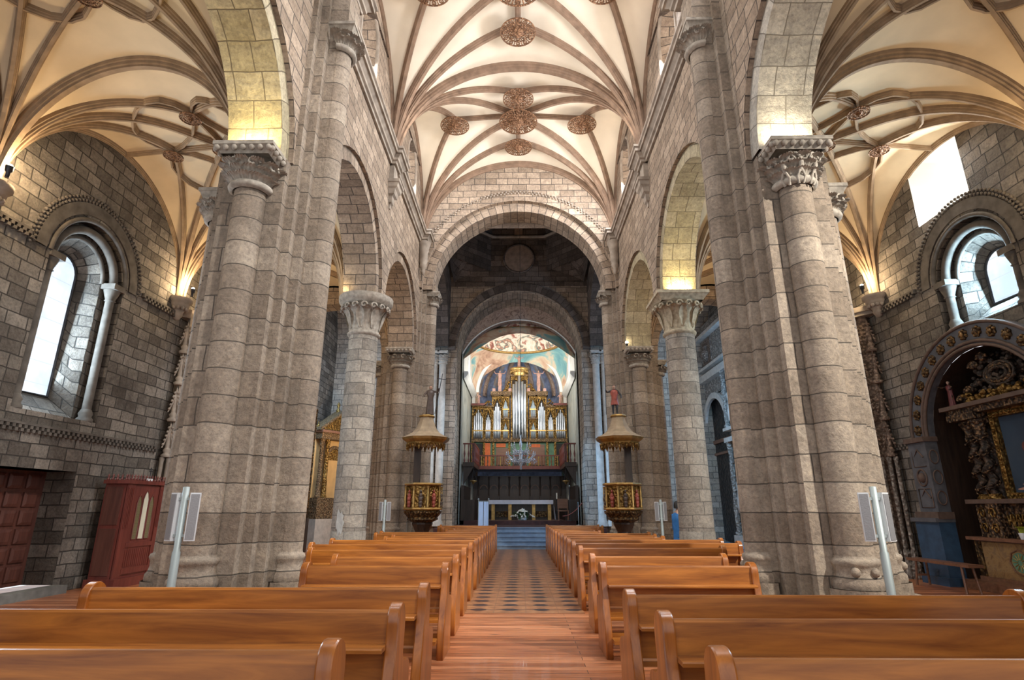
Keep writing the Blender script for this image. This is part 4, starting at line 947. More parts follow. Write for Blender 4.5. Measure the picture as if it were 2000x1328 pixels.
# ================================================================== FIGURES
def skin_fig(name, pts, edges, rad, m, parent=None, loc=(0,0,0), sub=2):
    me = bpy.data.meshes.new(name); me.from_pydata(pts, edges, []); o = bpy.data.objects.new(name, me); COL.objects.link(o)
    me.materials.append(M[m]); md = o.modifiers.new('skin', 'SKIN'); sv = me.skin_vertices[0].data if me.skin_vertices else None
    if sv is None:
        bpy.context.view_layer.objects.active = o
    for i, r in enumerate(rad):
        v = me.skin_vertices[0].data[i]; v.radius = (r, r) if not isinstance(r, tuple) else r; v.use_root = (i == 0)
    sd = o.modifiers.new('sub', 'SUBSURF'); sd.levels = sub; sd.render_levels = sub
    for p in me.polygons: p.use_smooth = True
    md.use_smooth_shade = True
    if parent: o.parent = parent
    o.location = loc
    return o
def figure(name, loc, rz, h, body_m, robe_m, label, cat, arms=((.5,-.25,.9),(-.3,-.3,.55)), rs=.78, z0=.03, robe=True, hair='robe_dark', sub=1):
    """h: height; arms: hand targets (x,y,z as fractions of h, figure looks to -y)"""
    E_ = empty(name, loc, rz); 
    if label: tag(E_, label, cat)
    k = h
    P = [(0,0,.50*k),(0,.0,.60*k),(0,.01*k,.72*k),(0,.01*k,.82*k),(0,0,.865*k),(0,-.01*k,.93*k),(0,-.012*k,.985*k)]
    R = [.085*k,.075*k,.095*k,.055*k,.032*k,.052*k,.035*k]
    Ed = [(0,1),(1,2),(2,3),(3,4),(4,5),(5,6)]
    for sg, (hx, hy, hz) in zip((-1,1), arms):
        b = len(P); sh = Vector((sg*.115*k, 0, .805*k)); hd = Vector((hx*k, hy*k, hz*k)); el = (sh+hd)/2+Vector((sg*.05*k, .03*k, -.05*k))
        P += [tuple(sh), tuple(el), tuple(hd), tuple(hd+(hd-el).normalized()*.045*k)]; R += [.040*k,.030*k,.020*k,.018*k]
        Ed += [(3,b),(b,b+1),(b+1,b+2),(b+2,b+3)]
    for sg in (-1,1):
        b = len(P); P += [(sg*.055*k,0,.46*k),(sg*.065*k,-.02*k,.27*k),(sg*.065*k,0,.04*k),(sg*.07*k,-.07*k,.015*k)]; R += [.058*k,.042*k,.026*k,.022*k]
        Ed += [(0,b),(b,b+1),(b+1,b+2),(b+2,b+3)]
    skin_fig('body', P, Ed, R, body_m, E_, sub=sub)
    m = MB(); m.lathe([(.0005,.05*k),(.03*k,.045*k),(.05*k,.015*k),(.056*k,-.02*k),(.052*k,-.06*k)], (0,.008*k,.955*k), 12); m.build('hair', hair, E_)
    m = MB(); m.lathe([(.0005,-.072*k),(.022*k,-.062*k),(.038*k,-.035*k),(.046*k,-.005*k),(.047*k,.02*k),(.040*k,.045*k),(.0005,.062*k)], (0,-.016*k,.925*k), 14, sy=1.12)
    m.lathe([(.0005,-.014*k),(.010*k,-.010*k),(.006*k,.006*k),(.0005,.02*k)], (0,-.068*k,.922*k), 6); m.ball((0,-.063*k,.892*k), .010*k, 6, 4, .5)
    for g in (-1,1): m.ball((g*.048*k,-.010*k,.925*k), .011*k, 6, 4, 1.4)
    h_ = m.build('head', 'skin', E_)
    m = MB()
    for g in (-1,1): m.ball((g*.018*k,-.062*k,.935*k), .006*k, 6, 4)
    m.build('eyes', 'black', h_)
    if robe:
        m = MB(); Pq = []
        for j, (r, z) in enumerate([(.165*rs,z0),(.155*rs,z0+.25*(.5-z0)),(.14*rs,z0+.6*(.5-z0)),(.118*rs+.01,.5),(.10,.60),(.13,.72),(.12,.80),(.05,.845)]):
            Pq.append([(r*k*(1+.10*sin(7*a+j*.4)*(1 if z < .5 else .3))*cos(a), .78*r*k*(1+.10*sin(7*a+j*.4)*(1 if z < .5 else .3))*sin(a), z*k) for a in [2*pi*i/28 for i in range(28)]])
        m.grid(Pq, None, True, closed=True); m.build('robe', robe_m, E_)
    return E_
# ================================================================== PULPITS
def poly8(m, prof, c=(0,0,0), n=8, rot=pi/8, smooth=False):
    P = [[(c[0]+r*cos(rot+2*pi*i/n), c[1]+r*sin(rot+2*pi*i/n), c[2]+z) for i in range(n)] for r, z in prof]
    m.grid(P, None, smooth, closed=True); m.face(P[0][::-1]); m.face(P[-1])
def pulpit(x, y, label):
    E_ = empty('pulpit', (x, y, 0)); tag(E_, label, 'pulpit')
    m = MB(); poly8(m, [(.34,0),(.34,.25),(.22,.35),(.20,.85),(.30,1.05),(.30,1.10)]); m.build('pedestal', 'dark_wood', E_)
    m = MB(); poly8(m, [(.28,1.1),(.46,1.18),(.44,1.24),(.55,1.36),(.56,1.42)]); m.build('basket', 'gold_dark', E_)
    m = MB(); poly8(m, [(.50,1.42),(.50,2.12)]); par = m.build('parapet', 'gold', E_)
    for zz in (1.44, 2.12):
        m = MB(); poly8(m, [(.56,zz),(.58,zz+.03),(.56,zz+.07)]); m.build('moulding', 'gold_plain', E_)
    for i in range(8):
        a = pi/8+2*pi*i/8
        m = MB(); m.lathe([(.035,1.5),(.045,1.55),(.025,1.6),(.05,1.75),(.03,1.85),(.035,1.95),(.025,2.0),(.045,2.1)], (.53*cos(a), .53*sin(a), 0), 8); m.build('baluster', 'gold_plain', E_)
        a2 = 2*pi*i/8; ca, sa = .475*cos(a2), .475*sin(a2)
        m = MB(); t = Vector((-sin(a2), cos(a2), 0)); nrm = Vector((cos(a2), sin(a2), 0)); c0 = Vector((ca, sa, 0))
        for (w_, z_, r_) in ((0,1.95,.035),(0,1.84,.055),(0,1.74,.065),(0,1.64,.06),(-.05,1.80,.028),(.05,1.78,.028),(0,1.56,.05)):
            p = c0+t*w_+nrm*.02+Vector((0,0,z_)); m.ball(p, r_, 8, 5, 1.3)
        m.build('relief_figure', 'robe_red' if i % 2 else 'robe_dark', par)
    s = 1 if x > 0 else -1
    m = MB(); m.box(s*.30-.1,s*.30+.1,.35,.45,1.4,3.3); m.build('back_board', 'dark_wood', E_)
    m = MB(); poly8(m, [(.50,3.28),(.56,3.30),(.58,3.36),(.70,3.44),(.72,3.50)]); m.build('canopy_cornice', 'gold_plain', E_)
    m = MB()
    for i in range(32):
        a = 2*pi*i/32; m.lathe([(.0005,-.20 if i % 2 else -.12),(.02,-.15 if i % 2 else -.08),(.035,-.05),(.04,0)], (.55*cos(a), .55*sin(a), 3.32), 6)
    m.build('fringe', 'gold', E_)
    m = MB(); poly8(m, [(.74,3.50),(.60,3.56),(.42,3.66),(.30,3.82),(.22,4.02),(.20,4.12)]); m.build('canopy_roof', 'canopy_tan', E_)
    m = MB(); poly8(m, [(.23,4.12),(.25,4.15),(.22,4.19)]); m.build('canopy_finial', 'gold_plain', E_)
    return E_
pulpit(-2.80, 17.0, 'gilded octagonal pulpit with canopy, topped by a statue carrying a long cross')
pulpit(2.98, 17.0, 'gilded octagonal pulpit with canopy, topped by a soldier statue in red')
f = figure('saint_statue', (-2.72,17.0,4.19), .3, .92, 'robe_dark', 'robe_dark', 'dark wooden saint holding up a tall cross, standing on the pulpit canopy', 'statue', arms=((-.22,-.12,.62),(.24,-.18,.86)))
c = MB(); c.tube([(.12,-.22,.02),(.32,-.17,1.28)], .012, 6); c.tube([(.16,-.17,1.12),(.45,-.17,1.10)], .012, 6); c.build('cross', 'iron', f)
f = figure('soldier_statue', (2.90,17.0,4.19), -.2, .92, 'iron', 'robe_red', 'painted soldier saint in a red cloak with a lance, standing on the pulpit canopy', 'statue', arms=((-.26,-.14,.80),(.22,-.16,.55)), rs=.80, z0=.33)
c = MB(); c.tube([(-.26,-.16,.0),(-.24,-.14,1.45)], .011, 6); c.build('lance', 'iron', f)
# ================================================================== CONFESSIONAL
cf = empty('confessional', (-8.25, 12.35, 0)); cf.scale = (1, 1, 1.05); tag(cf, 'dark red wooden confessional booth with lancet lattice and crested top, against the aisle wall', 'confessional')
def cbox(name, m, *a, parent=cf):
    k = MB(); k.box(*a); return k.build(name, m, parent)
cbox('plinth', 'red_wood', -.18,.42,-.72,.72,0,.16)
cbox('carcass', 'red_wood', -.16,.28,-.64,.64,.16,1.92)
cbox('cornice', 'red_wood', -.18,.35,-.70,.70,1.88,1.95)
for y0, y1, nm in ((-.64,-.42,'corner_post'),(.42,.64,'corner_post')):
    b = cbox(nm, 'red_wood', .27,.315,y0,y1,.16,1.9)
    for q in range(4): cbox('flute', 'red_wood', .31,.325,y0+.03+q*.045,y0+.055+q*.045,1.05,1.8, parent=b)
d = cbox('door', 'red_wood', .27,.30,-.40,.40,.2,1.86)
for q in range(13): cbox('slat', 'red_wood', .30,.31,-.38+q*.06,-.345+q*.06,.34,.66, parent=d)
cbox('rail', 'red_wood', .29,.325,-.42,.42,.70,.78, parent=d); cbox('rail', 'red_wood', .29,.32,-.42,.42,.22,.32, parent=d)
M['curtain_cream'] = plain('curtain_cream', (.62,.62,.48), .8, var=.06)
M['lattice'] = grid_mat('lattice_olive', (.07,.06,.03), (.20,.17,.08), .022, .022, .005)
for q, (w_, ht) in enumerate(((.075,.84),(.09,.93),(.075,.84))):
    yy = -.20+q*.20; k = MB(); pts = [(yy-w_,.84),(yy+w_,.84),(yy+w_,.84+ht*.8),(yy+w_*.6,.84+ht*.92),(yy,.84+ht),(yy-w_*.6,.84+ht*.92),(yy-w_,.84+ht*.8)]
    k.prism(pts, lambda a,b,dd: (dd,a,b), .30, .306); k.build('lattice_panel', M['lattice'] if q != 1 else 'curtain_cream', d)
    k = MB(); k.tube([(.31,a,b) for a,b in pts+[pts[0]]], .012, 6); k.build('lattice_frame', 'red_wood', d)
k = MB()
for q in range(15):
    yy = -.66+q*.094; k.lathe([(.028,0),(.035,.02),(.012,.05),(.025,.075),(.0005,.12)], (.30,yy,1.95), 6); 
for q in range(5): k.lathe([(.028,0),(.035,.02),(.012,.05),(.025,.075),(.0005,.12)], (-.12+q*.094,-.66,1.95), 6)
k.build('cresting', 'red_wood', cf)
k = MB(); k.tube([(.30,0,1.95),(.30,0,2.22)], .010, 6); k.tube([(.30,-.05,2.15),(.30,.05,2.15)], .010, 6); k.build('cross', 'iron', cf)
cbox('name_plate', 'casing', .315,.322,-.12,.08,1.955,2.0)
cbox('side_shutter', 'door_wood', -.12,.22,-.655,-.64,.22,1.05); cbox('side_shutter', 'door_wood', -.12,.22,-.655,-.64,1.12,1.82)
# ================================================================== CARVED GOTHIC PILASTERS
def gothic(x, y, s, label, mat_):
    E_ = empty('carved_pilaster', (x, y, 0), s*radians(42)); tag(E_, label, 'pilaster')
    m = MB(); m.box(-.06,.14,-.13,.13,0,6.3); m.build('backing', 'tan_carve' if mat_ else 'moulding', E_)
    for j, dy in enumerate((-.24,-.10,.06,.22)):
        m = MB(); cx = -s*.16
        m.lathe([(.075,.2),(.08,.3),(.05,.4),(.045,.45),(.045,2.55),(.06,2.6),(.05,2.65)], (cx,dy,0), 8)
        m.build('colonnette', 'lacework' if mat_ else 'moulding', E_)
    for dy in (-.24,-.10,.06,.22):
        m = MB(); poly8(m, [(.12,0),(.12,.12),(.10,.16),(.10,.30),(.07,.36),(.075,.55),(.05,.62)], (-s*.16,dy,0), 6); m.build('base', 'lacework' if mat_ else 'moulding', E_)
    for lvl, z0 in enumerate((2.65, 3.5, 4.4, 5.2)):
        for dy in (-.17, .12):
            m = MB(); m.lathe([(.10,0),(.12,.05),(.06,.10),(.09,.16),(.05,.22)], (-s*.17,dy,z0), 8)
            for t in range(5): 
                for g in (-1,1): m.ball((-s*.19, dy+g*(.11-.018*t), z0+.30+.10*t), .033, 6, 4)
            m.tube([(-s*.17,dy-.12,z0+.22),(-s*.18,dy-.05,z0+.45),(-s*.17,dy,z0+.80)], .016, 5); m.tube([(-s*.17,dy+.12,z0+.22),(-s*.18,dy+.05,z0+.45),(-s*.17,dy,z0+.80)], .016, 5)
            m.lathe([(.05,.2),(.045,.6),(.0005,.86)], (-s*.15,dy,z0), 6)
            m.build('pinnacle', 'tan_carve' if mat_ else 'moulding', E_)
    m = MB(); m.box(-.22,.14,-.38,.38,6.25,6.38); m.box(-.18,.14,-.34,.34,6.15,6.25); m.build('cap', 'moulding', E_)
    return E_
gothic(8.72, 13.75, 1, 'tall brown gothic carved pilaster with pinnacles, between the near pier and the side altar', True)
gothic(-8.42, 13.75, -1, 'tall pinnacled gothic pilaster rising behind the confessional', False)
# ================================================================== SIDE ALTAR (right wall niche)
sa = empty('side_altar_arch', (XR, 10.7, 0)); tag(sa, 'grey and gold rosette-studded arch framing the side altar', 'altar frame')
def sabox(name, m, *a, parent=sa):
    k = MB(); k.box(*a); return k.build(name, m, parent)
k = MB(); band(k, 0, 2.95, 1.55, 2.02, lambda u,z,d: (-d, u, z), 0, .16, n=30); k.build('archivolt', 'greyblue', sa)
for r in (1.56, 1.64, 2.0):
    k = MB(); k.tube([(-.17, r*cos(pi*i/30), 2.95+r*sin(pi*i/30)) for i in range(31)], .035, 6); k.build('arch_moulding', 'frame_brown', sa)
for i in range(17):
    a = pi*(i+.5)/17; cy_, cz_ = 1.81*cos(a), 2.95+1.81*sin(a); k = MB(); k.ball((-.18,cy_,cz_), .055, 8, 5)
    for q in range(7): k.ball((-.17, cy_+.075*cos(2*pi*q/7), cz_+.075*sin(2*pi*q/7)), .042, 6, 4)
    k.build('rosette', 'gold_dark', sa)
for g in (-1, 1):
    y0, y1 = sorted((g*1.55, g*2.1))
    p = sabox('pilaster', 'greyblue', -.26,0,y0,y1,1.42,2.88)
    sabox('impost', 'frame_brown', -.32,0,y0-.04,y1+.04,2.86,2.96); sabox('base_moulding', 'frame_brown', -.34,0,y0-.07,y1+.07,1.28,1.42)
    sabox('plinth', 'plinth_blue_lit', -.34,0,y0-.04,y1+.12,0,1.28); sabox('plinth_foot', 'plinth_blue_lit', -.40,0,y0-.08,y1+.16,0,.16); sabox('plinth_cap', 'greyblue', -.40,0,y0-.06,y1+.18,1.22,1.30)
    for q in range(3):
        zc = 1.70+q*.42; yc = (y0+y1)/2; k = MB()
        if q % 2: k.tube([(-.27, yc+.14*cos(t), zc+.17*sin(t)) for t in [2*pi*i/16 for i in range(17)]], .02, 5); k.ball((-.26,yc,zc), .09, 10, 5, 1.2)
        else: k.tube([(-.27,yc+a,zc+b) for a,b in ((-.15,0),(0,.17),(.15,0),(0,-.17),(-.15,0))], .018, 5); k.tube([(-.27,yc+a,zc+b) for a,b in ((-.19,-.19),(.19,-.19),(.19,.19),(-.19,.19),(-.19,-.19))], .012, 5)
        k.build('inlay', 'frame_brown', p)
        # faces toward the niche and toward the nave camera
        ye = y0 if g > 0 else y1; k = MB(); k.tube([(-.13+.09*cos(t), ye-.005*g, zc+.14*sin(t)) for t in [2*pi*i/16 for i in range(17)]], .015, 5); k.build('inlay', 'frame_brown', p)
rt = empty('altar_retable', (9.55, 10.45, .2)); tag(rt, 'dark gilded baroque retable with twisted columns around a big painting', 'retable')
def rb(name, m, *a, parent=rt):
    k = MB(); k.box(*a); return k.build(name, m, parent)
rb('back_panel', 'cloud_carve', -.15,-.05,-1.40,1.40,.70,3.1); pd_ = rb('predella', 'retable_gold', -.42,-.05,-.95,.95,.72,1.38); rb('predella_moulding', 'frame_brown', -.62,-.05,-1.42,1.42,1.38,1.46); rb('predella_moulding', 'frame_brown', -.60,-.05,-1.40,1.40,.68,.74)
k = MB()
for i in range(14):
    yy = -.85+i*.13; k.tube([(-.44,yy+(.055-.006*t)*cos(t),1.06+(.16-.015*t)*sin(t)) for t in range(9)], .02, 5)
k.build('scroll_relief', 'gold', pd_)
def twisted(yc, xo):
    k = MB(); n = 52; P = []
    for j in range(n+1):
        t = j/n; z = 1.55+1.12*t; a = t*2*pi*3.5
        P.append([(xo+.035*cos(a)+.085*cos(q), yc+.035*sin(a)+.085*sin(q), z) for q in [2*pi*i/12 for i in range(12)]])
    k.grid(P, None, True, closed=True)
    o = k.build('twisted_column', 'cloud_carve', rt)
    k = MB(); P = [(xo+.115*cos(t*2*pi*3.5+pi*.6), yc+.115*sin(t*2*pi*3.5+pi*.6), 1.58+1.08*t) for t in [j/60 for j in range(61)]]; k.tube(P, .014, 5)
    for j in range(34):
        t = j/34; a = t*2*pi*3.5+pi*.6; k.ball((xo+.118*cos(a+.1), yc+.118*sin(a+.1), 1.60+1.08*t+(.02 if j % 2 else -.02)), .030, 6, 4)
    k.build('vine_garland', 'retable_gold', o)
    k = MB(); k.lathe([(.13,1.46),(.14,1.49),(.10,1.53),(.11,1.56)], (xo,yc,0), 12); k.build('base', 'gold', o)
    k = MB(); k.lathe([(.10,2.66),(.11,2.70),(.09,2.74),(.15,2.90),(.17,2.98)], (xo,yc,0), 12)
    for i in range(8): leafm(k, (xo,yc,0), 2*pi*i/8, .10, 2.73, .2, .08, .05)
    for i in range(8): k.ball((xo+.15*cos(i*pi/4+.4), yc+.15*sin(i*pi/4+.4), 2.93), .035, 6, 4)
    k.build('capital', 'retable_gold', o)
    k = MB(); k.box(xo-.13,xo+.13,yc-.14,yc+.14,.74,1.38)
    o2 = k.build('pedestal', 'retable_gold', rt)
    k = MB()
    for dz in (0,.28): k.tube([(xo-.14,yc+(.09-.008*t)*cos(t),.92+dz+(.11-.01*t)*sin(t)) for t in range(9)], .018, 5)
    k.build('scroll_relief', 'gold', o2)
for yc, xo in ((1.20,-.36),(.82,-.46),(-.82,-.46),(-1.20,-.36)): twisted(yc, xo)
k = MB()
for (y0,y1,z0,z1) in ((-.64,.64,1.46,1.57),(-.64,.64,2.98,3.10),(-.64,-.53,1.57,2.98),(.53,.64,1.57,2.98)): k.box(-.40,-.26,y0,y1,z0,z1)
for i in range(14):
    for z in (1.52,3.03): k.ball((-.40,-.60+i*.092,z), .036, 6, 4)
for i in range(17):
    for y in (-.585,.585): k.ball((-.40,y,1.56+i*.09), .034, 6, 4)
k.build('picture_frame', 'gold', rt)
k = MB(); k.box(-.30,-.28,-.54,.54,1.56,2.99); cv = k.build('painted_canvas', 'painting', rt)
def daub(name, m, blobs, x):
    k = MB()
    for (y, z, ry, rz, w) in blobs: k.face([(x, y+ry*cos(t)*(1+w*sin(3*t+y*9)), z+rz*sin(t)*(1+w*cos(2*t))) for t in [2*pi*i/20 for i in range(20)]])
    k.build(name, m, cv)
daub('painted_cloak', 'robe_wine', ((-.02,2.28,.17,.26,.25),(.02,1.95,.12,.16,.3),(-.22,2.0,.10,.2,.2)), -.302)
daub('painted_figure', 'skin', ((.10,2.12,.05,.08,.2),(.06,1.98,.07,.05,.3),(-.12,2.50,.05,.065,.1),(.0,1.84,.09,.05,.3)), -.303)
daub('painted_linen', 'robe_pink', ((.0,1.70,.30,.045,.3),(.28,1.64,.16,.03,.3)), -.3025)
rb('entablature', 'retable_gold', -.62,-.05,-1.40,1.40,3.10,3.22); rb('entablature_cornice', 'frame_brown', -.72,-.05,-1.46,1.46,3.22,3.30)
for g in (-1,1): rb('entablature_block', 'retable_gold', -.66,-.2,*sorted((g*.66,g*1.38)),2.99,3.12)
random.seed(3)
k = MB()
for i in range(230):
    a = random.uniform(.1,pi-.1); r = random.uniform(.15,1.0); k.ball((-.38+random.uniform(-.1,.12), r*cos(a)*1.15, 3.32+r*sin(a)*.92), random.uniform(.03,.07), 7, 5)
k.build('cloud_carving', 'cloud_carve', rt)['kind'] = 'stuff'
k = MB()
for i in range(90):
    y = random.uniform(-1.0,1.0); k.ball((-.56+random.uniform(-.06,.08), y, 3.33+random.uniform(0,.14)), random.uniform(.025,.055), 7, 5)
k.build('gilded_scrolls', 'gold', rt)['kind'] = 'stuff'
for q in range(3):
    k = MB(); P = [(-.52-.015*q,(.34-.07*q)*cos(t),3.74+(.21-.05*q)*sin(t)) for t in [2*pi*i/24 for i in range(26)]]; k.tube(P, .032, 8); k.build('cloud_ring', 'cloud_carve' if q != 1 else 'retable_gold', rt)
for q, (y, z) in enumerate(((.78,3.55),(-.70,3.55),(.55,4.0),(-.5,4.0),(1.0,3.42),(.3,4.12))):
    k = MB(); k.ball((-.52,y,z), .075, 10, 6); k.tube([(-.54,y+.12*cos(t),z-.02+.10*sin(t)) for t in [pi*i/8 for i in range(9)]], .025, 6); k.build('cherub_head', 'retable_gold', rt)
figure('seated_angel', (8.98,11.68,3.50), -pi/2, .55, 'retable_gold', 'robe_wine', 'gilded figure in red on the end of the retable cornice', 'statue', arms=((-.35,-.2,.85),(.3,-.25,.6)))
al = empty('side_altar_table', (9.15, 10.55, 0)); tag(al, 'painted ochre altar chest with a round wheel emblem in front of the retable', 'altar')
def ab_(name, m, *a, parent=al):
    k = MB(); k.box(*a); return k.build(name, m, parent)
ab_('step', 'brown_wood', -.45,.20,-1.35,1.50,0,.17); ab_('front_panel', 'ochre_painted', -.14,.20,-1.05,1.38,.17,.90); ab_('table_top', 'brown_wood', -.26,.22,-1.12,1.46,.90,.96)
for y in (-.98,1.31): ab_('corner_post', 'gold_dark', -.17,-.10,y-.07,y+.07,.17,.90)
ab_('bottom_rail', 'brown_wood', -.18,.3,-1.08,1.40,.17,.24)
for yc in (.42,):
    k = MB(); k.tube([(-.15,yc+.22*cos(t),.55+.22*sin(t)) for t in [2*pi*i/8 for i in range(9)]], .014, 5); w = k.build('emblem_ring', 'brown_wood', al)
    k = MB(); k.face([(-.148,yc+.17*cos(t),.55+.17*sin(t)) for t in [2*pi*i/24 for i in range(24)]]); k.build('emblem_disc', 'green_paint', al)
    k = MB()
    for q in range(12): a = 2*pi*q/12; k.tube([(-.153,yc+.05*cos(a),.55+.05*sin(a)),(-.153,yc+.15*cos(a),.55+.15*sin(a))], .009, 5)
    k.build('emblem_rays', 'gold_plain', al)
vs = empty('flower_pot', (8.98, 10.75, .96)); tag(vs, 'small pot with yellow-green plant on the side altar table', 'plant')
k = MB(); k.lathe([(.04,0),(.06,.10),(.055,.11)], seg=12); k.build('pot', 'casing', vs)
k = MB()
for i in range(16): leafm(k, (0,0,0), 2.4*i, .01, .09, .14, .05, .08)
M['yellow_leaf'] = plain('yellow_leaf', (.45,.50,.06), .6, var=.3); k.build('foliage', 'yellow_leaf', vs)
bn = empty('low_bench', (8.22, 11.85, 0)); tag(bn, 'plain low brown wooden bench before the side altar', 'bench')
k = MB(); k.box(-.14,.14,-.85,.85,.46,.51); k.build('seat', 'brown_wood', bn)
for y in (-.62,.62):
    for x in (-.1,.1):
        k = MB(); k.tube([(x*1.3,y*1.08,0),(x,y,.46)], .022, 6); k.build('leg', 'brown_wood', bn)
    k = MB(); k.box(-.11,.11,y-.015,y+.015,.18,.22); k.build('stretcher', 'brown_wood', bn)
# ================================================================== GILDED ALTARPIECE (left, beyond the round pillar)
ga = empty('gilded_altarpiece', (XL+.05, 24.0, .75)); tag(ga, 'gilded classical altarpiece with pediment and arched niche, seen left of the round pillar', 'altarpiece')
def gb(name, m, *a, parent=ga):
    k = MB(); k.box(*a); return k.build(name, m, parent)
gb('plinth', 'portal', 0,.9,-1.42,1.4,-.75,.5); gb('base', 'gilt_brown', 0,.85,-1.40,1.38,.5,1.35)
gb('back_panel', 'ochre', 0,.25,-1.35,1.35,1.35,4.1)
for y in (-1.15,-.75,.75,1.15):
    k = MB(); k.lathe([(.17,1.35),(.17,1.42),(.13,1.47),(.125,2.0),(.13,2.02),(.115,2.05),(.105,3.5),(.13,3.52),(.12,3.6),(.19,3.78)], (.55,y,0), 16)
    for i in range(8): leafm(k, (.55,y,0), 2*pi*i/8, .12, 3.55, .2, .09, .05)
    k.build('column', 'gilt_brown' if abs(y) > 1 else 'gold', ga)
gb('entablature', 'gilt_brown', 0,.80,-1.42,1.40,3.78,4.05); gb('cornice', 'brown_wood', 0,.92,-1.48,1.46,4.05,4.15)
k = MB(); k.prism([(-1.45,4.15),(1.43,4.15),(0,4.95)], lambda a,b,d: (d,a,b), .1,.62); k.build('pediment', 'gold', ga)
for g in (-1,1):
    k = MB(); k.prism([(g*1.55,4.13),(g*1.55,4.24),(0,5.10),(0,4.99)], lambda a,b,d: (d,a,b), .0,.85); k.build('raking_cornice', 'gilt_brown', ga)
k = MB(); band(k, 0, 2.95, .48, .62, lambda u,z,d: (.25+d,u,z), 0, .12); k.box(.25,.37,-.62,-.48,1.4,2.95); k.box(.25,.37,.48,.62,1.4,2.95); k.build('niche_frame', 'gilt_brown', ga)
k = MB(); band(k, 0, 2.95, 0.01, .48, lambda u,z,d: (.25+d,u,z), 0, .03); k.build('coffered_shell', 'gold', ga)
k = MB(); k.lathe([(.10,0),(.12,.1),(.05,.2),(.10,.35),(.0005,.5)], (.3,0,5.05), 10); k.lathe([(.10,0),(.12,.1),(.05,.2),(.0005,.4)], (.4,-1.4,4.2), 10); k.build('finial', 'gold', ga)
ga.location = (-8.05, 24.3, .60); ga.rotation_euler = (0,0,radians(-30)); ga.scale = (.75,.75,.96)
g2 = empty('gilded_carving', (-7.1, 18.25, 0)); tag(g2, 'narrow gilded carved panel glimpsed right of the round pillar', 'altarpiece')
k = MB(); k.box(-.42,.5,0,.04,1.2,4.6); k.build('panel', 'gold_dark', g2)
for q in range(6):
    k = MB(); k.ball((.05,-.03,1.6+q*.52), .17, 12, 7, 1.2); k.tube([(.05+.24*cos(t),-.02,1.6+q*.52+.24*sin(t)) for t in [2*pi*i/12 for i in range(13)]], .03, 6); k.build('medallion', 'gold', g2)
k = MB(); k.box(-.45,.53,-.1,.08,.2,1.2); k.build('base', 'dark_wood', g2)
# ================================================================== CARVED PORTAL (right transept wall)
po = empty('carved_portal', (XR-.05, 24.3, .0)); tag(po, 'tall cream carved stone portal with arch and figure niches, seen beyond the right round pillar', 'portal')
def pb(name, m, *a, parent=po):
    k = MB(); k.box(*a); return k.build(name, m, parent)
pb('back_wall_panel', 'lacework', -.35,0,1.3,2.9,0,9.6); pb('back_wall_panel', 'lacework', -.35,0,-2.6,-1.3,0,9.6); pb('attic', 'lacework', -.35,0,-1.3,1.3,6.2,9.6)
k = MB(); band(k, 0, 4.8, 1.25, 1.5, lambda u,z,d: (-.45-d+.1,u,z), 0, .12, n=24); k.build('arch_ring', 'portal', po)
k = MB(); pierced(k, -1.35, 1.35, 3.0, 6.25, [(0,1.28,-1,4.8,True)], lambda u,z,d: (-.35,u,z)); k.build('spandrel', 'lacework', po)
M['gate'] = carved('gate_iron', (.012,.010,.009), (.085,.06,.045), .2, .5, 9)
pb('gate', 'gate', -.12,-.06,-1.3,1.3,.2,6.1); pb('gate_rail', 'brown_wood', -.2,-.06,-1.3,1.3,4.2,4.35); pb('gate_rail', 'brown_wood', -.2,-.06,-1.3,1.3,3.7,3.8)
for z, h_ in ((0,.5),(4.0,.18),(4.45,.12),(6.9,.3),(7.4,.12),(8.9,.16)):
    for ya, yb in ((1.3,2.95),(-2.65,-1.3)) if z < 6 else ((-2.65,2.95),): pb('moulding', 'portal', -.62,0,ya,yb,z,z+h_)
for y in (1.5,2.1,2.7,-1.55,-2.3):
    for z0, z1 in ((.5,4.0),(4.57,6.9)):
        k = MB(); h_ = z1-z0; k.lathe([(.15,0),(.15,.1),(.10,.16),(.13,h_*.3),(.09,h_*.45),(.12,h_*.6),(.09,h_*.85),(.16,h_)], (-.48,y,z0), 12); k.build('column', 'lacework', po)
for y in (1.8,2.4,-1.9):
    for z0 in (1.3,4.8):
        k = MB(); k.lathe([(.0005,0),(.14,.02),(.15,.35),(.10,.8),(.13,1.0),(.10,1.15),(.04,1.2),(.085,1.3),(.07,1.42),(.0005,1.46)], (-.42,y,z0), 12); k.build('niche_figure', 'portal', po)
k = MB(); k.prism([(1.2,7.5),(2.9,7.5),(2.05,8.3)], lambda a,b,d: (-d,a,b), .2,.5); k.build('pediment', 'portal', po)
k = MB(); k.box(-.40,-.33,-.2,.9,7.6,8.8); k.ball((-.42,.35,8.45), .14, 10, 6); k.ball((-.42,.35,8.1), .25, 10, 6, 1.3); k.build('relief_panel', 'tan_carve', po)
pb('step', 'stepstone_blue_lit', -1.1,0,-3.0,3.2,0,.12)
# ================================================================== ENGAGED COLUMNS in the transept beside the chancel
for s in (-1,1):
    for j, dx in enumerate((3.55, 3.95)):
        m = MB(); m.lathe([(.17,1.1),(.16,7.9)], (s*dx,25.38,0), 16, cap=False); m.lathe([(.24,.75),(.24,.85),(.18,1.0),(.17,1.1)], (s*dx,25.38,0), 16)
        capital(m, (s*dx,25.38,0), .16, 7.9, 8.4, .25, pi, 2*pi); abacus(m, (s*dx,25.38,0), .25, 8.38, 8.5, beads=False)
        o = m.build('engaged_column', 'portal'); tag(o, 'slender pale engaged column with capital behind the %s pulpit, %s of the two' % ('cross-bearer' if s < 0 else 'soldier', 'inner' if j == 0 else 'outer'), 'column')
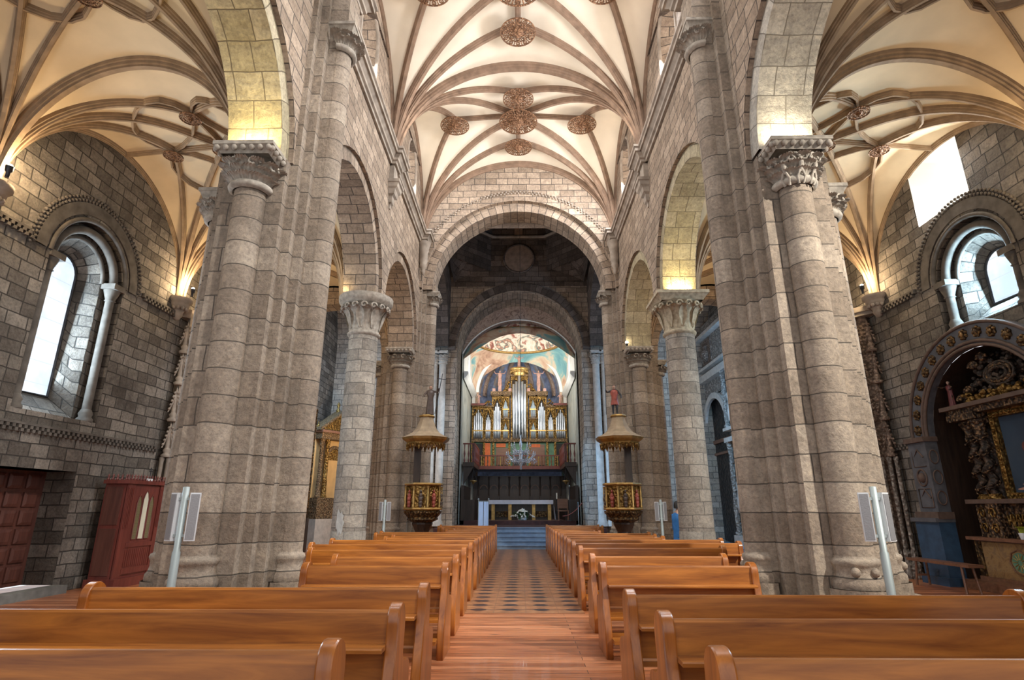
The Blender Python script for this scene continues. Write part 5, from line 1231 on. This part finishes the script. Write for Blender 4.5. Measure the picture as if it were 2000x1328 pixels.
# ================================================================== SANCTUARY
al2 = empty('high_altar', (.05, 28.6, .93)); tag(al2, 'long main altar table covered by a pale cloth, at the top of the steps', 'altar')
def hb(name, m, *a, parent=al2):
    k = MB(); k.box(*a); return k.build(name, m, parent)
hb('table_top', 'brown_wood', -1.5,1.5,-.4,.4,.84,.92)
for x in (-1.33,-.52,.62,1.38): hb('pillar_support', 'gold_plain', x-.08,x+.08,-.3,.3,0,.84)
hb('altar_back', 'dark_wood', -1.4,1.4,.1,.3,0,.84); hb('platform', 'brown_wood', -1.75,1.75,-.8,.5,-.02,.02)
for x in (-.92,1.0): hb('reliquary', 'gold_dark', x-.28,x+.28,-.1,.1,.15,.42)
k = MB()                                        # altar cloth (a thing lying on the table)
k.box(-1.56,1.56,-.42,.42,.92,.935); P = [[(-1.56+3.12*i/40, -.425-.012*sin(i*1.9), z) for i in range(41)] for z in (.93,.74)]; k.grid(P)
for g in (-1,1): P = [[(g*(1.57+.10*t+.02*sin(j*2)), -.42+.84*j/12, .93-.90*t) for j in range(13)] for t in (0,.5,1)]; k.grid(P)
o = k.build('altar_cloth', 'white_cloth', None, (.05,28.6,.93)); tag(o, 'pale cloth hanging over the front and ends of the main altar table', 'cloth')
fb = empty('flower_arrangement', (.12, 27.95, .95)); tag(fb, 'white flower arrangement with green leaves in front of the main altar', 'flowers')
random.seed(5); k = MB()
for i in range(110):
    a = random.uniform(0,2*pi); r = random.uniform(0,.58); z = .12+.42*(1-r/.6)*random.uniform(.6,1); k.ball((r*cos(a), .45*r*sin(a)-.1, z), random.uniform(.028,.05), 7, 5)
k.build('blossoms', 'flower', fb); fb.children[0]['kind'] = 'stuff'
k = MB()
for i in range(60):
    a = random.uniform(0,2*pi); leafm(k, (0,-.05,0), a, random.uniform(.02,.4), random.uniform(.0,.2), .22, .08, .15)
k.build('leaves', 'leaf_green', fb); fb.children[1]['kind'] = 'stuff'
k = MB(); k.lathe([(.2,0),(.26,.1),(.22,.12)], seg=16); k.build('bowl', 'casing', fb)
bs_ = empty('cloth_stand', (-1.50, 24.35, .75)); tag(bs_, 'pair of pale blue cloth panels hung between two thin posts, left of the steps', 'stand')
for x in (-.21,.21):
    k = MB(); k.tube([(x,0,0),(x,0,1.06)], .014, 6); k.ball((x,0,1.10), .035, 8, 6); k.build('post', 'steel', bs_)
k = MB(); k.tube([(-.21,0,1.02),(.21,0,1.02)], .012, 6); k.build('rail', 'steel', bs_)
for g in (-1,1):
    x0, x1 = sorted((g*.01, g*.20)); k = MB(); P = [[(x0+(x1-x0)*i/10, -.015+.012*sin(i*1.6), z) for i in range(11)] for z in (1.0,.5,.03)]; k.grid(P); k.build('cloth_panel', 'blue_cloth', bs_)
# choir stalls under the gallery
cs = empty('choir_stalls', (0, 32.3, .93)); tag(cs, 'row of dark carved choir stalls in shadow below the organ gallery', 'choir stalls')
k = MB(); k.box(-2.6,2.6,.4,.6,0,2.3); k.build('panelling', 'dark_wood', cs)
for i in range(9):
    x = -2.3+i*.575; k = MB(); k.box(x-.03,x+.03,-.2,.4,0,1.2); k.lathe([(.04,1.2),(.03,1.5),(.05,1.7),(.03,2.0),(.06,2.25)], (x,.3,0), 8); k.build('divider', 'dark_wood', cs)
for i in range(8):
    x = -2.01+i*.575; k = MB(); k.box(x-.24,x+.24,-.15,.35,.42,.48); k.build('seat', 'dark_wood', cs)
    k = MB(); band(k, x, 1.6, .17, .22, lambda u,z,d: (u,.38-d,z), 0, .04, n=10); k.build('arch_panel', 'brown_wood', cs)
for s in (-1,1):
    ss = empty('side_stall', (s*2.45, 29.6, .93)); tag(ss, 'dark stall desk along the %s sanctuary wall' % ('left' if s < 0 else 'right'), 'choir stalls')
    k = MB(); k.box(-.3,.3,-1.8,1.8,0,.95); k.build('desk', 'dark_wood', ss); k = MB(); k.box(min(s*.2,s*.34),max(s*.2,s*.34),-1.9,1.9,0,1.6); k.build('panelling', 'dark_wood', ss)
ch_ = empty('side_chair', (2.02, 27.4, .93)); tag(ch_, 'plain wooden chair just right of the main altar', 'chair')
k = MB(); k.box(-.25,.25,-.22,.22,.42,.47); k.build('seat', 'brown_wood', ch_); k = MB(); k.box(-.25,.25,.18,.22,.55,.98); k.build('backrest', 'brown_wood', ch_)
for x in (-.22,.22):
    for y in (-.19,.19): k = MB(); k.box(x-.02,x+.02,y-.02,y+.02,0,.42 if y < 0 else .98); k.build('leg', 'brown_wood', ch_)
cd_ = empty('altar_candle', (1.78, 28.0, .93)); tag(cd_, 'tall thin black stand with a cream candle right of the main altar', 'candle stand')
k = MB(); k.lathe([(.12,0),(.12,.02),(.015,.05),(.015,.95),(.04,.98)], seg=12); k.build('stand', 'iron', cd_); k = MB(); k.lathe([(.035,.98),(.035,1.26)], seg=12); k.build('candle', 'flower', cd_)
ps = empty('paschal_stand', (2.30, 26.9, .93)); tag(ps, 'slim tall dark microphone-like stand by the right sanctuary wall', 'stand')
k = MB(); k.lathe([(.14,0),(.14,.02),(.012,.04),(.012,1.5)], seg=12); k.build('pole', 'iron', ps); k = MB(); k.ball((0,0,1.54), .035, 8, 6); k.build('head', 'steel', ps)
rp = MB(); rp.tube([(1.9+.09*i, 26.2+.02*i, 1.15+.004*i*i*1.4) for i in range(11)], .018, 6); o = rp.build('rope_barrier', 'robe_red'); tag(o, 'dark red rope slung across the right of the sanctuary', 'rope')
kp = empty('rope_post', (2.62, 26.3, .75)); tag(kp, 'short post holding the end of the red rope', 'post'); k = MB(); k.lathe([(.12,0),(.12,.02),(.015,.04),(.015,.95),(.03,1.0)], seg=12); k.build('pole', 'steel', kp); k = MB(); k.lathe([(.13,-.0),(.13,.025)], seg=12); k.build('foot', 'steel', kp)
# ---- organ gallery
og = empty('organ_gallery', (0, 31.6, 3.55)); tag(og, 'reddish wooden organ gallery with turned balusters, projecting along both side walls', 'gallery')
k = MB(); k.box(-2.75,2.75,0,1.9,-.05,.12); k.build('deck', 'dark_wood', og)
k = MB(); k.box(-2.75,2.75,-.08,.02,-.02,.16); k.build('fascia', 'red_wood', og)
k = MB(); k.box(-2.2,2.2,-.05,.03,.68,.74); k.build('handrail', 'red_wood', og)
for i in range(25):
    x = -2.1+i*4.2/24
    if abs(x) < .3: continue
    k = MB(); k.lathe([(.03,.14),(.045,.18),(.02,.26),(.05,.38),(.02,.52),(.04,.62),(.03,.68)], (x,0,0), 8); k.build('baluster', 'brown_wood' if i % 3 else 'gold_plain', og)
for s in (-1,1):
    sg = empty('side_gallery', (s*2.5, 29.8, 3.55)); tag(sg, 'carved dark balcony bracket on the %s sanctuary wall' % ('left' if s < 0 else 'right'), 'balcony')
    k = MB(); k.box(-.28,.28,-1.7,1.8,-.1,.1); k.build('deck', 'dark_wood', sg); k = MB(); k.box(-s*.28-.03,-s*.28+.03,-1.7,1.8,.95,1.03); k.box(-.28,.28,-1.73,-1.67,.95,1.03); k.build('handrail', 'red_wood', sg)
    for i in range(16):
        k = MB(); k.lathe([(.03,.1),(.045,.2),(.02,.3),(.05,.5),(.02,.7),(.03,.95)], (-s*.28,-1.65+i*.225,0), 8); k.build('baluster', 'red_wood', sg)
    for i in range(3):
        k = MB(); k.lathe([(.03,.1),(.045,.2),(.02,.3),(.05,.5),(.02,.7),(.03,.95)], (-.2+i*.2,-1.7,0), 8); k.build('baluster', 'red_wood', sg)
    for d0 in (-1.6, 1.0):
        k = MB(); k.prism([(0,-.1),(0,-1.0),(.5,-.1)], lambda a,b,d: (s*(.25-a),d,b), d0,d0+.15); k.build('bracket', 'dark_wood', sg)
# ---- organ
org = empty('pipe_organ', (0, 32.9, 3.65)); tag(org, 'great gilded pipe organ with silver pipes filling the apse above the gallery', 'organ')
def ob(name, m, *a, parent=org):
    k = MB(); k.box(*a); return k.build(name, m, parent)
Z = 0
ob('lower_case', 'green_paint', -2.7,2.7,.05,.5,0,1.55)
ob('lower_panel', 'orange', -2.0,-1.68,-.02,.05,.15,1.45); ob('lower_panel', 'orange', -1.35,-.8,-.01,.05,1.2,1.42); ob('lower_panel', 'brown_wood', -1.35,-.62,-.01,.05,.2,1.15); ob('lower_panel', 'brown_wood', .62,1.45,-.01,.05,.2,1.35); ob('lower_panel', 'orange', .7,1.2,-.02,.05,1.2,1.38)
for g in (-1,1): ob('lower_pipes_box', 'black', min(g*2.1,g*2.65),max(g*2.1,g*2.65),-.02,.06,.1,1.4)
for x in (-2.72,-2.05,-1.5,-.58,.58,1.6,2.05,2.72): ob('gilt_post', 'gold', x-.06,x+.06,-.08,.05,.05,1.5)
ob('console', 'dark_wood', -.34,.34,-.35,.05,.05,.95)
for i in range(7): k = MB(); k.lathe([(.02,.2),(.03,.3),(.03,1.05-abs(i-3)*.06)], (-.27+i*.09,-.40,0), 8); k.build('small_pipe', 'pewter', org)
ob('impost_moulding', 'gilt_brown', -2.78,2.78,-.15,.5,1.5,1.68)
def pipes(x0, x1, zb, zt, n, mid=.6, y=-.10, mat_='pewter', inv=False, parent=org, foot=.28):
    w = (x1-x0)/n; r = w*.46
    for i in range(n):
        x = x0+w*(i+.5); t = abs((i+.5)/n*2-1); zz = zt-(zt-zb)*.28*t if not inv else zt-(zt-zb)*.28*(1-t)
        k = MB(); k.lathe([(r*.35,zb),(r,zb+foot),(r,zb+foot+.03)], (x,y,0), 10, cap=False); k.lathe([(r,zb+foot+.03),(r,zz),(r*.92,zz+.01)], (x,y,0), 12)
        k.build('pipe', mat_, org)
def case(x0, x1, z0, z1, m='gold', back='dark_wood', hood=.16, crest=.0, rows=1):
    c = ob('case_tower', back, x0,x1,.0,.5,z0,z1)
    for x in (x0, x1): ob('stile', 'gold', x-.045,x+.045,-.14,.02,z0,z1, parent=c)
    ob('cornice', 'gilt_brown', x0-.08,x1+.08,-.26,.5,z1,z1+.10, parent=c); ob('frieze', 'gold', x0-.02,x1+.02,-.18,.0,z1-hood,z1, parent=c)
    ob('gilt_band', 'gold_plain', x0,x1,-.17,-.08,z0+.42,z0+.50, parent=c)
    k = MB(); n = 6; w = (x1-x0)/2; xm = (x0+x1)/2                      # fretted gilt valance over the pipes
    for i in range(n):
        for g in (-1,1):
            xx = xm+g*w*(.25+.13*i); k.ball((xx,-.13,z1-hood-.02-.085*i), .07, 7, 5)
    k.build('fretwork', 'gold', c)
    return c
case(-2.72,-2.08,1.68,3.55); pipes(-2.68,-2.12,1.75,3.35,5)
case(2.08,2.72,1.68,3.55); pipes(2.12,2.68,1.75,3.35,5)
for g in (-1,1):
    a, b = sorted((g*2.02,g*1.62)); case(a,b,1.68,3.50); pipes(a+.05,b-.05,1.75,3.05,5)
    a, b = sorted((g*1.56,g*1.04)); case(a,b,1.68,4.15); pipes(a+.04,b-.04,1.75,3.75,5)
    a, b = sorted((g*.99,g*.62)); case(a,b,1.68,2.78,hood=.10); pipes(a+.03,b-.03,1.75,2.62,5,mat_='lead_white')
    a, b = sorted((g*.99,g*.62)); case(a,b,2.92,4.15,hood=.10); pipes(a+.03,b-.03,2.98,3.92,5,mat_='lead_white')
    ob('cornice', 'gilt_brown', *sorted((g*1.68,g*.50)),-.32,.5,4.20,4.42)
    ob('side_cornice', 'red_wood', *sorted((g*2.80,g*2.0)),-.30,.5,3.60,3.72)
    for xx in (.55,1.15,1.5): ob('pedestal', 'robe_pink', g*xx-.09,g*xx+.09,-.2,.1,4.42,4.62 if xx != 1.15 else 4.78)
    k = MB()
    for i in range(26): a_ = random.uniform(0,1); k.ball((g*(.52+.42*a_),-.1,4.45+random.uniform(0,.75)*(1-a_)), random.uniform(.04,.08), 7, 5)
    k.build('scroll_crest', 'gold', org)
    k = MB()
    for i in range(22): a_ = random.uniform(0,1); k.ball((g*(1.65+.5*a_),-.1,3.6+random.uniform(0,.5)*(1-a_)), random.uniform(.03,.07), 7, 5)
    k.build('scroll_crest', 'gold', org)
c = case(-.46,.46,1.68,5.35, hood=.22); 
for i, (x, zt, r) in enumerate(((-.33,4.85,.085),(-.17,5.0,.085),(0,5.35,.095),(.17,5.0,.085),(.33,4.85,.085))):
    k = MB(); yy = -.22-.10*(1-abs(i-2)/2); k.lathe([(r*.3,1.72),(r,2.15),(r,zt),(r*.9,zt+.01)], (x,yy,0), 14); k.build('pipe', 'pewter', org)
k = MB(); k.lathe([(.36,5.35),(.42,5.45),(.40,5.55),(.55,5.70),(.58,5.82),(.5,5.86)], (0,0,0), 20); 
for i in range(16): a_ = 2*pi*i/16; k.ball((.5*cos(a_), .5*sin(a_), 5.62), .07, 7, 5)
k.build('crown', 'gold_plain', org)
for x, z, h_, nm in ((-1.15,4.78,.95,'left of the crown'),(1.15,4.78,.95,'right of the crown'),(0,5.86,.80,'on the crown'),(-2.4,3.72,.62,'at the left end'),(2.4,3.72,.62,'at the right end')):
    ff = figure('case_statue', (x,32.85,3.65+z), 0, h_, 'robe_pink', 'robe_pink', 'small carved figure standing on the organ case %s' % nm, 'statue', arms=((-.34,-.1,.9),(.34,-.1,.9)) if abs(x) != 2.4 else ((-.25,-.2,.6),(.25,-.2,.6))); ff['group'] = 'figures on the organ case'
# hanging lamps and chandelier
def censer(x, y, z, ztop, label):
    E_ = empty('hanging_lamp', (x,y,z)); tag(E_, label, 'lamp')
    k = MB(); k.lathe([(.0005,-.16),(.03,-.14),(.05,-.08),(.16,-.02),(.18,.02),(.10,.03)], seg=16); k.build('bowl', 'gold_plain', E_)
    k = MB()
    for i in range(3): a = 2*pi*i/3; k.tube([(.16*cos(a),.16*sin(a),.02),(0,0,.55)], .008, 5)
    k.tube([(0,0,.55),(0,0,ztop-z)], .006, 5); k.build('chains', 'iron', E_)
censer(-2.25, 28.2, 2.75, 3.45, 'small brass hanging lamp below the left side balcony'); censer(2.25, 28.2, 2.75, 3.45, 'small brass hanging lamp below the right side balcony')
cz = empty('chandelier', (.05, 22.35, 3.05)); tag(cz, 'crystal chandelier hanging on a long cord before the organ', 'chandelier')
k = MB(); k.tube([(0,0,1.2),(0,0,14.1)], .010, 5); k.build('cord', 'iron', cz)
k = MB(); k.lathe([(.0005,-.15),(.05,-.1),(.03,.0),(.12,.15),(.05,.3),(.10,.5),(.03,.7),(.07,.85),(.02,1.0),(.02,1.2)], seg=12); k.build('stem', 'crystal', cz)
random.seed(9)
for n, r, z0, z1 in ((12,.56,.30,.42),(8,.36,.65,.75)):
    for i in range(n):
        a = 2*pi*i/n; k = MB(); pth = [(r*t*cos(a), r*t*sin(a), z0-.14*sin(t*pi)+.12*t) for t in [j/6 for j in range(7)]]
        k.tube(pth, .014, 5); k.lathe([(.02,0),(.05,.03),(.02,.035),(.015,.12),(.0005,.15)], (r*cos(a), r*sin(a), z0+.12), 6)
        for j in range(7):
            t = .3+.1*j; k.ball((r*t*cos(a), r*t*sin(a), z0-.14*sin(t*pi)+.12*t-.07), .024, 6, 4)
            k.ball((r*cos(a)+random.uniform(-.06,.06), r*sin(a)+random.uniform(-.06,.06), z0-.02-random.uniform(0,.2)), .02, 6, 4)
        k.build('arm', 'crystal', cz)
# small lamp clusters at the transept piers
for x, y, z, nm in ((-3.95,18.0,6.62,'left'),(3.5,17.6,6.62,'right')):
    e = empty('pier_spotlight', (x,y,z)); tag(e, 'tiny lit spotlight on the far pier capital, %s side' % nm, 'lamp'); k = MB(); k.lathe([(.03,-.08),(.05,0)], seg=10); k.build('housing', 'iron', e); k = MB(); k.ball((0,0,.03), .05, 8, 6); k.build('bulb', 'bulb', e)
# visitor half hidden by the round pillar
pv = figure('person', (3.92, 14.6, 0), radians(100), 1.66, 'skin', 'blue_coat', 'person in a bright blue jacket, half hidden behind the round pillar beyond the pews', 'person', arms=((-.20,-.12,.50),(.20,-.12,.52)), robe=False, hair='black', sub=2)
for ch in pv.children:
    if ch.name.startswith('body'): pass
k = MB(); h = 1.66
P = [[(r*h*cos(a), .68*r*h*sin(a), z*h) for a in [2*pi*i/24 for i in range(24)]] for r, z in ((.135,.44),(.128,.52),(.12,.62),(.142,.74),(.135,.80),(.07,.845))]
k.grid(P, None, True, closed=True); k.build('jacket', 'blue_coat', pv)
k = MB()
for g in (-1,1):
    sh = Vector((g*.118*h,0,.80*h)); hd = Vector((g*.195*h,-.10*h,.52*h)); el = (sh+hd)/2+Vector((g*.05*h,.03*h,-.05*h)); k.tube([sh, sh*.5+el*.5, el, hd], [.055*h,.046*h,.042*h,.034*h], 10)
k.build('sleeves', 'blue_coat', pv)
k = MB()
for g in (-1,1): k.tube([(g*.05*h,0,.50*h),(g*.062*h,-.01*h,.27*h),(g*.065*h,0,.03*h)], [.078*h,.055*h,.042*h], 12)
k.build('trousers', 'darkblue', pv)
# plaster patch on the round pillar
k = MB(); random.seed(2)
pts = [(-1.85+.20*cos(t)*(1+.5*random.random()), 1.55+.17*sin(t)*(1+.8*random.random())) for t in [2*pi*i/22 for i in range(22)]]
k.face([(.388*cos(a), .388*sin(a), z-.35) for a, z in pts]); k.build('plaster_patch', 'pale_patch', bpy.data.objects['round_pier'])
